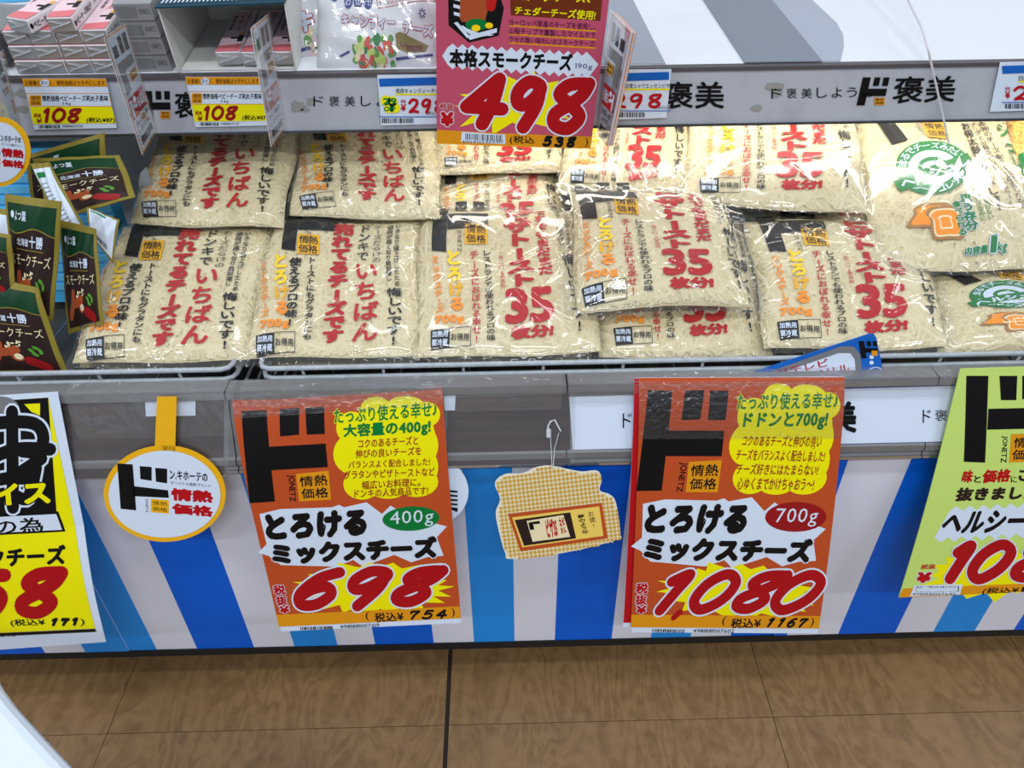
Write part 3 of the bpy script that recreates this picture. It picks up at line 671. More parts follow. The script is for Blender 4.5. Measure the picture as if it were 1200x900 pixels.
top = [(1110+i*8, 597-(i % 2)*6-i*0.4) for i in range(22)]; bot = [(1093+i*8, 628+(i % 2)*6-i*0.4) for i in range(22)][::-1]
P.poly(top+bot, 'ink_white', 1)
P.text('ヘルシーシュレッド', [(1108, 597), (1330, 590), (1320, 620), (1097, 625)], K, 3, 0.05)
P.burst(1165, 672, 95, 32, 16, 0.7, 'ink_yellow', 1, seed=7)
P.text('税抜', [(1079, 660), (1096, 659), (1095, 665), (1077, 666)], 'ink_red', 3, 0.03); P.text('¥', [(1075, 669), (1092, 669), (1089, 682), (1072, 682)], 'ink_red', 3, 0.08, edge='ink_white')
P.digits('1080', [[(1116, 634), (1152, 633), (1128, 680), (1094, 681)], [(1150, 633), (1200, 632), (1170, 680), (1122, 682)], [(1200, 632), (1248, 630), (1225, 678), (1172, 680)], [(1246, 632), (1290, 630), (1270, 678), (1224, 678)]], 6.5, 'ink_price', 5, 'ink_white', 1.6)
P.poly([(1058, 689), (1275, 680), (1268, 690), (1053, 700)], 'ink_amber', 2)
P.poly([(1071, 685), (1128, 684), (1125, 696), (1066, 698)], 'ink_white', 3); P.barcode(1073, 686, 1123, 693, 8); P.text('4981881007640', (1069, 694, 1120, 697), K, 4)
P.text('(税込¥', [(1153, 688), (1195, 687), (1193, 695), (1150, 697)], K, 4, 0.02); P.text('1167)', [(1198, 687), (1230, 686), (1228, 694), (1196, 695)], K, 4, 0.05)
card('price_card', 'lime green price card leaning off the right edge of the picture', CTc(SG), P, 'price card', 'ink_lime', lambda u, v: 0.005*np.sin(math.pi*v), 'big cards on the lower rail', maxlen=14)

# pink card on the upper rail
PKY = RU-0.032
SP = [(510, -92), (726, -98), (692, 174), (512, 168)]
P = Print(SP)
P.poly(SP, 'ink_pink', 0)
P.poly([(594, -34), (708, -34), (703, 25), (596, 18)], 'ink_brown', 1)
P.text('ヨーロッパ産', [(600, -30), (694, -30), (694, -16), (600, -16)], 'ink_yellow', 3, 0.03)
P.text('ゴーダチーズ、', [(609, -13), (692, -9), (690, 4), (608, 1)], 'ink_yellow', 3, 0.03); P.text('チェダーチーズ使用!', [(601, 7), (698, 13), (696, 24), (600, 17)], 'ink_yellow', 3, 0.03)
for i, t in enumerate(('ヨーロッパ原産のチーズを使用し、', '山桜チップで薫製したマイルドで', 'クセの無い味わいのスモークチーズ!')):
    y = 22+i*10; P.poly([(594, y+7), (698, y+14), (698, y+16), (594, y+9)], 'ink_amber', 1); P.text(t, [(594, y), (697, y+6), (697, y+14), (594, y+8)], 'ink_purple', 3, 0.01)
top = [(520+i*6, 58+(i % 2)*-6+(i*0.45)) for i in range(30)]; bot = [(520+i*6, 78+(i % 2)*6+(i*0.4)) for i in range(30)][::-1]
top = [(518, 66)]+[(524+i*5.6, 56-(i % 2)*5+(i*0.35)) for i in range(31)]+[(701, 76)]; bot = [(524+i*5.6, 76+(i % 2)*5+(i*0.38)) for i in range(31)][::-1]
P.poly(top+bot, 'ink_white', 1)
P.text('本格スモークチーズ', [(526, 57), (670, 63), (668, 84), (526, 78)], K, 3, 0.05); P.text('190g', [(673, 74), (694, 76), (693, 83), (673, 82)], 'ink_navy', 3, -0.005)
P.burst(607, 120, 78, 38, 13, 0.62, 'ink_yellow', 1, seed=11, jit=0.35, rot=0.1)
P.digits('498', [[(552, 86), (603, 88), (585, 150), (530, 146)], [(600, 90), (642, 92), (634, 154), (586, 150)], [(644, 92), (700, 92), (688, 156), (632, 154)]], 7.8, 'ink_price', 5, 'ink_white', 1.8)
P.text('税抜', (515, 121, 531, 128), 'ink_red', 5, 0.04, edge='ink_white'); P.text('¥', (516, 131, 531, 148), 'ink_red', 5, 0.08, edge='ink_white')
P.poly([(512, 152), (694, 160), (692, 174), (512, 168)], 'ink_amber', 2)
P.poly([(540, 154), (590, 157), (590, 168), (539, 166)], 'ink_white', 3); P.barcode(544, 156, 586, 163, 12, skew=.04); P.text('4904512469417', (540, 164, 588, 167), K, 4)
P.text('(税込', [(595, 158), (624, 159), (624, 169), (595, 168)], K, 4, 0.02); P.text(')', (685, 161, 689, 172), K, 4)
P.digits('538', [[(636, 159), (646, 159), (644, 170), (633, 170)], [(650, 160), (660, 160), (658, 171), (647, 171)], [(664, 160), (675, 160), (673, 172), (661, 172)]], 1.8, K, 5)
# plain drawing of smoked sausage and leaves on striped bread
P.poly([(524, -45), (572, -45), (588, 10), (582, 42), (548, 50), (525, 30)], K, 2)
for i in range(7): P.poly([(528+i*0.5, -40+i*9), (538, -38+i*9), (538, -34+i*9), (528+i*0.5, -36+i*9)], 'ink_white', 3)
for i in range(4): P.poly([(531+i*6, 27+i*5), (546+i*9, 45-i*1.0), (550+i*9, 44-i*1.0), (535+i*6, 26+i*4)], 'ink_white', 3)
P.poly([(546, 42), (580, 33), (580, 38), (549, 47)], 'ink_white', 3)
P.poly([(541, -40), (566, -40), (570, 10), (566, 26), (540, 26), (537, 20)], 'ink_sausage', 3); P.ell(557, 29, 13, 7, 'ink_green', 4); P.ell(556, 33, 5, 4, 'ink_sun', 5); P.ell(571, 30, 4.5, 3.5, 'ink_sun', 5)
P.stroke([(577, -20), (573, 8)], 5.5, 'ink_crimson', 4)
card('price_card', 'pink price card 498 yen for smoked cheese on the upper rail', [onY(x, y, PKY) for x, y in SP], P, 'price card', 'ink_pink', lambda u, v: 0.002*np.sin(math.pi*u), maxlen=14)

# cards standing out from the upper rail, edge towards the aisle
def flag(name, label, far, near, n=1, right=True, mirror=False):
    (fx0, fy0), (fx1, fy1) = far; (nx0, ny0), (nx1, ny1) = near
    Yf, Yn = RU-0.006, RU-0.075
    c = [onY(nx0, ny0, Yn), onY(fx0, fy0, Yf), onY(fx1, fy1, Yf), onY(nx1, ny1, Yn)]
    if mirror: c = [c[1], c[0], c[3], c[2]]
    S = quad_surface(c)
    P = Print([(0, 0), (100, 0), (100, 400), (0, 400)])
    P.rect(0, 0, 100, 400, 'ink_amber', 0); P.rect(4, 6, 96, 394, 'ink_white', 1)
    P.poly([(15, 40), (35, 40), (35, 78), (15, 78)], K, 2); P.rect(45, 20, 62, 78, K, 2); P.rect(68, 20, 86, 78, K, 2)
    P.rect(15, 95, 40, 200, 'ink_grey', 2); P.rect(40, 95, 88, 130, 'ink_grey', 2); P.rect(52, 142, 88, 178, 'ink_gold', 2)
    P.text('情熱', (55, 145, 85, 158), K, 3, .02); P.text('価格', (55, 162, 85, 175), K, 3, .02)
    P.rect(8, 215, 92, 285, 'ink_red', 2); P.text('ド', (14, 220, 48, 280), 'ink_white', 3, 0.05); P.text('お値段', (50, 228, 88, 272), 'ink_white', 3, 0.03)
    P.text('良い品を', (14, 295, 86, 315), K, 3, 0.01); P.text('しません。', (14, 320, 86, 340), K, 3, 0.01); P.text('情熱価格', (14, 350, 86, 380), K, 3, 0.04)
    r = empty(name, mean(c), label, 'card', 'cards standing out edgewise from the upper rail')
    for k in range(n):
        d = -0.0012*k
        sheet('board', (lambda u, v, h, d=d: S(u, v, h+d)), ink('ink_white' if k == 0 else ('ink_amber', 'ink_palepink', 'ink_white')[k % 3]), r, 1, 1, 0.0007)
    P.build('print', S, r)
    sh_ = sheet('clear_sleeve', lambda u, v, h: S(-0.05+1.1*np.asarray(u), -0.02+1.03*np.asarray(v), h+0.0016), ACRYL, r, 1, 1, 0.0003)
    return r
flag('standing_card', 'clear-sleeved white card standing edgewise above the baby-cheese packs', ((147, 28), (183, 152)), ((122, 44), (167, 181)))
flag('standing_card', 'clear-sleeved white card standing edgewise left of the candy cheese bag', ((314, 17), (334, 150)), ((294, 34), (318, 172)))
flag('standing_card', 'thick stack of cards standing edgewise beside the pink 498 card', ((717, 14), (700, 158)), ((739, 38), (712, 171)), 7)
flag('standing_card', 'clear-sleeved card at far left above the round tag', ((2, 60), (27, 158)), ((-22, 85), (2, 180)))

# ------------------------------------------------------------------ round tags and shaped cards
def disc_tag(label, cx, cy, rx, ry, plane, draw, face='ink_gold', strap=None, dz=0.0008, name='round_tag'):
    r = empty(name, plane(cx, cy), label, 'tag')
    pts = [plane(cx+rx*math.cos(a), cy+ry*math.sin(a)) for a in np.linspace(0, 2*math.pi, 56, False)]
    if strap:
        pp = [plane(x, y) for x, y in strap]; plate('strap', pp, plane.n, dz, ink(face), r)
    plate('board', pts, plane.n, dz, ink(face), r)
    if draw:
        c = [plane(cx-rx, cy-ry), plane(cx+rx, cy-ry), plane(cx+rx, cy+ry), plane(cx-rx, cy+ry)]
        draw.build('print', quad_surface(c), r)
    return r
def tag_print(cx, cy, rx, ry):
    P = Print([(cx-rx, cy-ry), (cx+rx, cy-ry), (cx+rx, cy+ry), (cx-rx, cy+ry)])
    P.ell(cx, cy, rx-6, ry-5.5, 'ink_white', 1, 56)
    f = lambda x, y: (cx+(x-193)*rx/71, cy+(y-579)*ry/57)
    for q in ([(138, 542), (156, 543), (160, 597), (142, 595)], [(156, 568), (197, 573), (198, 582), (157, 580)], [(164, 545), (178, 546), (178, 562), (165, 560)], [(182, 547), (196, 548), (196, 565), (183, 563)]): P.poly([f(*p) for p in q], K, 2)
    P.text('ン.キホーテの', [f(199, 549), f(243, 553), f(243, 563), f(199, 560)], K, 3, 0.03); P.text('オリジナル情熱ブランド', [f(200, 562), f(247, 566), f(247, 570), f(200, 566)], K, 3, 0.0)
    P.text('情熱', [f(200, 570), f(250, 574), f(249, 588), f(201, 585)], 'ink_red', 3, 0.06); P.text('価格', [f(201, 588), f(249, 592), f(250, 605), f(202, 601)], 'ink_red', 3, 0.06)
    P.poly([f(177, 583), f(198, 585), f(198, 601), f(177, 599)], 'ink_gold', 2); P.text('情熱', [f(179, 585), f(196, 587), f(196, 592), f(179, 590)], K, 3); P.text('価格', [f(179, 592), f(196, 594), f(196, 599), f(179, 597)], K, 3)
    P.text('JONETZ', [f(174, 583), f(174, 599), f(170, 599), f(170, 583)], K, 3)
    return P
TG = CT.lift(0.004)
disc_tag('round white tag with orange rim and strap left of the 698 yen card', 193, 578.5, 71.5, 56.5, TG, tag_print(193, 578.5, 71.5, 56.5), strap=[(184, 465), (207, 465), (205, 532), (220, 540), (167, 540), (181, 532)])
disc_tag('round white tag half hidden behind the right edge of the 698 yen card', 510, 576, 39, 38, CT.lift(-0.003), None, 'ink_white')
P = Print([(530, 570), (540, 570), (540, 600), (530, 600)])
for i in range(5): P.poly([(527, 574+i*5), (536.5, 575+i*5), (536, 577+i*5+(i == 4)*3), (528, 576.5+i*5)], K, 1)
q = [CT.lift(-0.0029)(x, y) for x, y in ((530, 570), (540, 570), (540, 600), (530, 600))]; P.build('print', quad_surface(q), bpy.data.objects['round_tag.001'])
TL_ = Plane(0, 0, 90); TL_.P = Vector((0, RU-0.085, 0)); TL_.n = Vector((0, -1, 0))
disc_tag('round white tag with orange rim at the left edge above the pouches', -2, 178, 38, 41, TL_, tag_print(-2, 178, 38, 41))

# gingham card
GC = CT.lift(0.006)
gsh = catmull([(580, 566), (592, 556), (612, 555), (628, 548), (645, 546), (665, 550), (682, 553), (700, 552), (705, 562), (703, 575), (715, 580), (722, 590), (727, 625), (722, 633), (660, 648), (600, 655), (592, 648), (584, 620), (581, 600), (586, 585)], 5, True)
r = empty('shaped_card', GC(652, 600), 'yellow gingham cut-out card with a cheese bag picture hanging above the blue stripe', 'card')
bd = plate('board', [GC(x, y) for x, y in gsh], GC.n, 0.0012, mat('ink_checkbase', (236, 230, 212), 0.4), r)
src = [(575, 540), (735, 540), (735, 660), (575, 660)]
P = Print(src)
def inside(x, y):
    c = False; n = len(gsh)
    for i in range(n):
        x1, y1 = gsh[i]; x2, y2 = gsh[(i+1) % n]
        if (y1 > y) != (y2 > y) and x < (x2-x1)*(y-y1)/(y2-y1)+x1: c = not c
    return c
a = -0.12
for i in range(-3, 34):
    for j in range(-3, 26):
        for k, (w, h_) in enumerate(((2.4, 2.4), (2.4, 2.4), (2.4, 2.4))):
            ox, oy = ((0, 0), (2.4, 0), (0, 2.4))[k]
            x, y = i*4.8+ox, j*4.8+oy; X, Y_ = 575+x*math.cos(a)-y*math.sin(a), 545+x*math.sin(a)+y*math.cos(a)
            if inside(X, Y_) and inside(X+2.2, Y_+2.2) and inside(X-1, Y_+1):
                q = [(X, Y_), (X+2.4, Y_+2.4*math.sin(a)), (X+2.4, Y_+2.4), (X, Y_+2.4)]
                P.poly(q, 'ink_check' if k == 0 else 'ink_gold2', 1)
_m['ink_gold2'] = mat('ink_gold2', (226, 198, 128), 0.4); _m['ink_check'] = mat('ink_check', (200, 150, 34), 0.4); _m['ink_checkbase'] = mat('ink_checkbase', (236, 230, 212), 0.4)
P.poly([(595, 600), (705, 587), (712, 629), (610, 645)], 'ink_orange', 2); P.poly([(600, 604), (702, 591), (707, 626), (612, 640)], 'ink_sun2', 3)
_m['ink_sun2'] = mat('ink_sun2', (240, 206, 96), 0.4)
P.poly([(603, 607), (668, 598), (675, 629), (614, 638)], 'ink_cocoa', 4); P.poly([(617, 608), (660, 601), (668, 627), (624, 633)], 'ink_cream', 5)
P.poly([(619, 610), (624, 609), (626, 618), (621, 619)], K, 6); P.poly([(624, 609), (632, 608), (633, 611), (625, 612)], K, 6)
P.text('ピザ35', [(638, 606), (651, 604), (654, 627), (642, 629)], 'ink_red', 6, 0.05); P.text('まだ', [(654, 604), (660, 603), (664, 622), (658, 624)], 'ink_red', 6, 0.03)
P.text('夢のような', [(676, 601), (684, 600), (690, 622), (682, 624)], K, 5, 0.03, vertical=True); P.text('お徳!', [(688, 597), (695, 596), (700, 616), (693, 618)], K, 5, 0.0, vertical=True)
P.build('print', quad_surface([GC(x, y) for x, y in src]), bd)
# blue card leaning behind the rail
BC = Plane(0.040, 0.52, 78)
BC.n = -BC.n if BC.n.y > 0 else BC.n
bsh = [(874, 439)]+[(880, 437), (1018, 391.5)]+[(1024, 391), (1027, 396)]+[(1036, 440), (1036, 462), (874, 470)]
r = empty('blue_card', BC(960, 425), 'blue rounded card tucked between wires and rail above the 1,080 yen card', 'card')
bd = plate('board', [BC(x, y) for x, y in bsh], BC.n, 0.0015, ink('ink_blue'), r)
src = [(870, 380), (1040, 380), (1040, 450), (870, 450)]; P = Print(src)
P.poly([(888, 440), (985, 405), (1000, 405), (1008, 415), (1010, 440)], 'ink_grey', 1); P.poly([(905, 440), (982, 413), (996, 413), (1001, 420), (1003, 440)], 'ink_white', 2)
P.text('ジテレビ', [(908, 433), (969, 419), (971, 428), (911, 441)], 'ink_red', 4, 0.02); P.text('ンドリル', [(938, 438), (994, 425), (996, 435), (941, 448)], 'ink_red', 4, 0.03)
logo(P, 1006, 399, 21, 20, sk=0.15, box_=False); P.rect(1021, 410, 1028, 416, 'ink_amber', 3)
for y in (417.5, 424): P.ell(1021, y, 2.6, 2.4, 'ink_white', 3, 16)
P.ring(1026, 437, 9, 8, 1.2, 'ink_white', 3)
P.build('print', quad_surface([BC(x, y) for x, y in src]), bd)
# ------------------------------------------------------------------ bags of shredded cheese
CHEESE = mat('cheese_body', (212, 199, 158), 0.5)
SHRED = mat('cheese_shred', (240, 228, 188), 0.45)
N, L, b = nodes(SHRED)
g = N.new('ShaderNodeNewGeometry'); rp = N.new('ShaderNodeValToRGB')
rp.color_ramp.elements[0].color = rgb(212, 197, 152); rp.color_ramp.elements[1].color = rgb(226, 214, 180)
L.new(g.outputs['Random Per Island'], rp.inputs[0]); L.new(rp.outputs[0], b.inputs['Base Color'])
b.inputs['Subsurface Weight'].default_value = 0.0
add_noise(CHEESE, (60, 60, 60), amount=0.12, bump=0.25)
K = 'ink_black'
COL = ['ink_sun', 'ink_sun', 'ink_gold', 'ink_tangerine']
def bag_logo(P, x0, y0, box_):
    P.poly([(x0, y0-18), (x0+18, y0-19), (x0+17, y0+38), (x0, y0+36)], K, 1); P.poly([(x0+18, y0-6), (x0+67, y0-9), (x0+67, y0+9), (x0+18, y0+13)], K, 1)
    P.poly([(x0+26, y0-26), (x0+40, y0-27), (x0+40, y0-13), (x0+26, y0-12)], K, 1); P.poly([(x0+48, y0-27), (x0+62, y0-28), (x0+62, y0-14), (x0+48, y0-13)], K, 1)
    P.text('JONETZ', [(x0+35, y0+14), (x0+35, y0+37), (x0+29, y0+37), (x0+29, y0+14)], K, 2)
    a, c = box_; P.poly([(a, c), (a+27, c-1), (a+27, c+22), (a, c+23)], 'ink_gold', 1)
    P.text('情熱', (a+2, c+1.5, a+25, c+11), K, 2, 0.02); P.text('価格', (a+2, c+12, a+25, c+21.5), K, 2, 0.02)
def bag_common(P, ox, oy):
    P.text('とろける', [(ox+17, oy), (ox+37, oy-2), (ox+37, oy+69), (ox+19, oy+71)], None, 2, 0.05, vertical=True, colors=COL)
    P.text('ミックスチーズ', [(ox, oy+6), (ox+11, oy+5), (ox+12, oy+72), (ox+1, oy+73)], 'ink_tangerine', 2, 0.03, vertical=True)
    P.text('700g', [(ox, oy+76), (ox+37, oy+74), (ox+37, oy+86), (ox, oy+89)], 'ink_tangerine', 2, 0.05)
    P.poly([(ox-4, oy+93), (ox+19, oy+91), (ox+19, oy+112), (ox-3, oy+114)], K, 1)
    P.text('加熱用', (ox-2, oy+94, ox+17, oy+101), 'ink_white', 2, 0.03); P.text('要冷蔵', (ox-2, oy+103, ox+17, oy+110), 'ink_white', 2, 0.03)
    P.frame([(ox+19, oy+91), (ox+45, oy+89), (ox+45, oy+110), (ox+19, oy+112)], 0.35, K, 1); P.text('お得用', (ox+21, oy+97, ox+43, oy+105), K, 2, 0.02)
T35 = [(490, 246), (676, 236), (708, 420), (480, 424)]
p35 = Print(T35); P = p35
bag_logo(P, 502, 262, (541, 268)); bag_common(P, 500, 298)
P.text('チーズにおぼれる幸せ!', [(546, 298), (557, 297), (558, 405), (547, 406)], 'ink_crimson', 2, 0.02, vertical=True)
P.text('レストランでも使われるプロの味', [(561, 297), (572, 296), (576, 402), (565, 403)], K, 2, 0.02, vertical=True)
P.text('一枚二〇g使用時', [(581, 297), (587, 297), (589, 340), (583, 340)], 'ink_crimson', 2, 0.0, vertical=True)
P.text('ピザトースト', [(588, 246), (620, 243), (628, 337), (592, 341)], 'ink_red', 2, 0.07, vertical=True)
P.text('それでもまだまだ', [(626, 240), (642, 238), (650, 325), (631, 327)], 'ink_red', 2, 0.05, vertical=True)
P.text('35', [(588, 341), (647, 339), (649, 381), (588, 384)], 'ink_red', 2, 0.045); P.text('枚分!', [(595, 386), (648, 383), (648, 397), (595, 401)], 'ink_red', 2, 0.07)
P.text('かなり増量値下げし…', [(652, 243), (661, 243), (668, 295), (659, 296)], K, 2, 0.02, vertical=True); P.text('とにかく安くするため', [(662, 241), (670, 240), (678, 294), (670, 295)], K, 2, 0.01, vertical=True)
P.text('悔しいです!', [(662, 300), (678, 299), (690, 392), (673, 394)], K, 2, 0.03, vertical=True)
TNO = [(318, 254), (494, 250), (488, 421), (281, 425)]
pno = Print(TNO); P = pno
bag_logo(P, 306+22, 262, (347, 280)); bag_common(P, 300, 298+6)
for it in range(0): pass
P.text('使えるプロの味!', [(339, 308), (353, 307), (345, 386), (330, 388)], K, 2, 0.04, vertical=True); P.text('トーストにもグラタンにも', [(360, 306), (371, 305), (366, 400), (354, 402)], K, 2, 0.03, vertical=True)
P.text('売れてるチーズです', [(392, 261), (416, 260), (404, 402), (378, 404)], 'ink_red', 2, 0.07, vertical=True)
P.text('ドンキで', [(422, 261), (438, 260), (436, 306), (420, 307)], K, 2, 0.02, vertical=True); P.text('いちばん', [(418, 308), (448, 306), (446, 401), (414, 403)], 'ink_crimson', 2, 0.03, vertical=True)
P.text('チーズだらけの', [(441, 262), (453, 261), (452, 308), (440, 309)], K, 2, -0.005, vertical=True)
P.text('値段が高くなり負担増し…', [(458, 264), (466, 263), (465, 336), (457, 337)], K, 2, 0.02, vertical=True); P.text('いきなり値上げしたため', [(468, 262), (475, 262), (475, 336), (468, 337)], K, 2, 0.02, vertical=True)
P.text('悔しいです!', [(458, 339), (476, 338), (475, 406), (456, 407)], K, 2, 0.03, vertical=True)
_m['ink_bread'] = mat('ink_bread', (166, 116, 52), 0.4)
# wide green-printed bag
TGR = [(1000, 140), (1168, 136), (1232, 318), (1020, 324)]
pgr = Print(TGR); P = pgr; G = 'ink_green'
P.poly([(1010, 143), (1028, 143), (1055, 178), (1036, 184)], K, 1); P.poly([(1028, 143), (1088, 146), (1093, 153), (1040, 153), (1033, 148)], K, 1)
P.text('JONETZ', [(1068, 156), (1075, 171), (1070, 172), (1062, 158)], K, 2)
P.poly([(1071, 153), (1097, 153), (1104, 175), (1077, 173)], 'ink_gold', 1); P.text('情熱', [(1074, 155), (1095, 155), (1098, 164), (1076, 163)], K, 2, .02); P.text('価格', [(1077, 164), (1098, 165), (1101, 173), (1079, 172)], K, 2, .02)
P.ell(1083, 209, 44, 31, G, 1, 40); P.ell(1083, 209, 29, 20, 'ink_white', 2, 40); P.ell(1083, 209, 18, 12, G, 3, 40); P.ell(1083, 209, 13, 7, 'ink_white', 4, 30)
P.poly([(1035, 224), (1124, 193), (1132, 207), (1044, 236)], G, 5); P.text('ヘルシュレ', [(1042, 224), (1124, 197), (1129, 207), (1047, 233)], 'ink_white', 6, 0.05)
def arc_text(P, t, cx, cy, rx, ry, a0, a1, sz, m, layer):
    for i, ch in enumerate(t):
        a = a0+(a1-a0)*i/(len(t)-1); x, y = cx+rx*math.cos(a), cy+ry*math.sin(a); nx, ny = math.cos(a), math.sin(a)
        if math.sin((a0+a1)/2) > 0: nx, ny = -nx, -ny
        ux, uy = nx*sz*.5, ny*sz*.4; rx_, ry_ = -ny*sz*.5, nx*sz*.4
        P.text(ch, [(x+ux-rx_, y+uy-ry_), (x+ux+rx_, y+uy+ry_), (x-ux+rx_, y-uy+ry_), (x-ux-rx_, y-uy-ry_)], m, layer, 0.02)
arc_text(P, 'まるでチーズみたいな', 1083, 209, 36.5, 25.5, math.pi*1.06, math.pi*1.9, 9.5, 'ink_white', 4)
arc_text(P, 'ヘルシーシュレッド', 1083, 209, 36.5, 25.5, math.pi*0.85, math.pi*0.14, 9, 'ink_white', 4)
def toast(cx, cy, w, h, sk, cols, ly):
    for i, (k, c_) in enumerate(cols):
        o = [(-.42, .5), (-.40, -.10), (-.50, -.28), (-.34, -.48), (0, -.52), (.34, -.48), (.50, -.28), (.40, -.10), (.42, .5), (0, .52)]
        P.poly(catmull([(cx+a*w*k+b_*h*k*sk, cy+b_*h*k) for a, b_ in o], 3, True)[:-1], c_, ly+i)
toast(1078, 263, 44, 26, -.5, ((1, 'ink_bread'), (.78, 'ink_tangerine')), 1)
toast(1098, 272, 42, 36, .25, ((1, 'ink_bread'), (.82, 'ink_cream'), (.72, 'ink_tangerine'), (.40, 'ink_cream'), (.30, 'ink_tangerine')), 3)
P.text('思う存分', [(1113, 242), (1126, 242), (1136, 282), (1122, 283)], G, 4, 0.05, vertical=True, edge='ink_white'); P.text('食べられる', [(1104, 250), (1114, 249), (1124, 287), (1112, 288)], G, 4, 0.05, vertical=True, edge='ink_white')
P.text('チーズに負けない', [(1134, 228), (1141, 228), (1154, 272), (1147, 273)], G, 3, 0.02, vertical=True); P.text('美味しさなのに', [(1127, 236), (1133, 236), (1145, 273), (1138, 274)], G, 3, 0.02, vertical=True)
P.text('お得太鼓判のおいしさ!', [(1117, 156), (1127, 155), (1168, 262), (1154, 264)], K, 3, 0.03, vertical=True)
P.text('チーズと分類されない「これならー」と', [(1129, 156), (1136, 156), (1184, 257), (1174, 259)], K, 3, 0.01, vertical=True)
P.text('本物のチーズを20%配合したから', [(1137, 156), (1147, 155), (1199, 255), (1186, 258)], K, 3, 0.01, vertical=True)
P.text('内容量', [(1122, 300), (1150, 298), (1150, 306), (1122, 308)], G, 4, 0.05, edge='ink_white'); P.text('1', [(1152, 289), (1160, 288), (1161, 306), (1153, 306)], G, 4, 0.07, edge='ink_white'); P.text('kg', [(1162, 296), (1174, 295), (1174, 307), (1162, 307)], G, 4, 0.04, edge='ink_white')
P.text('シュレッド', [(1158, 158), (1175, 156), (1212, 240), (1196, 243)], G, 2, 0.03, vertical=True)

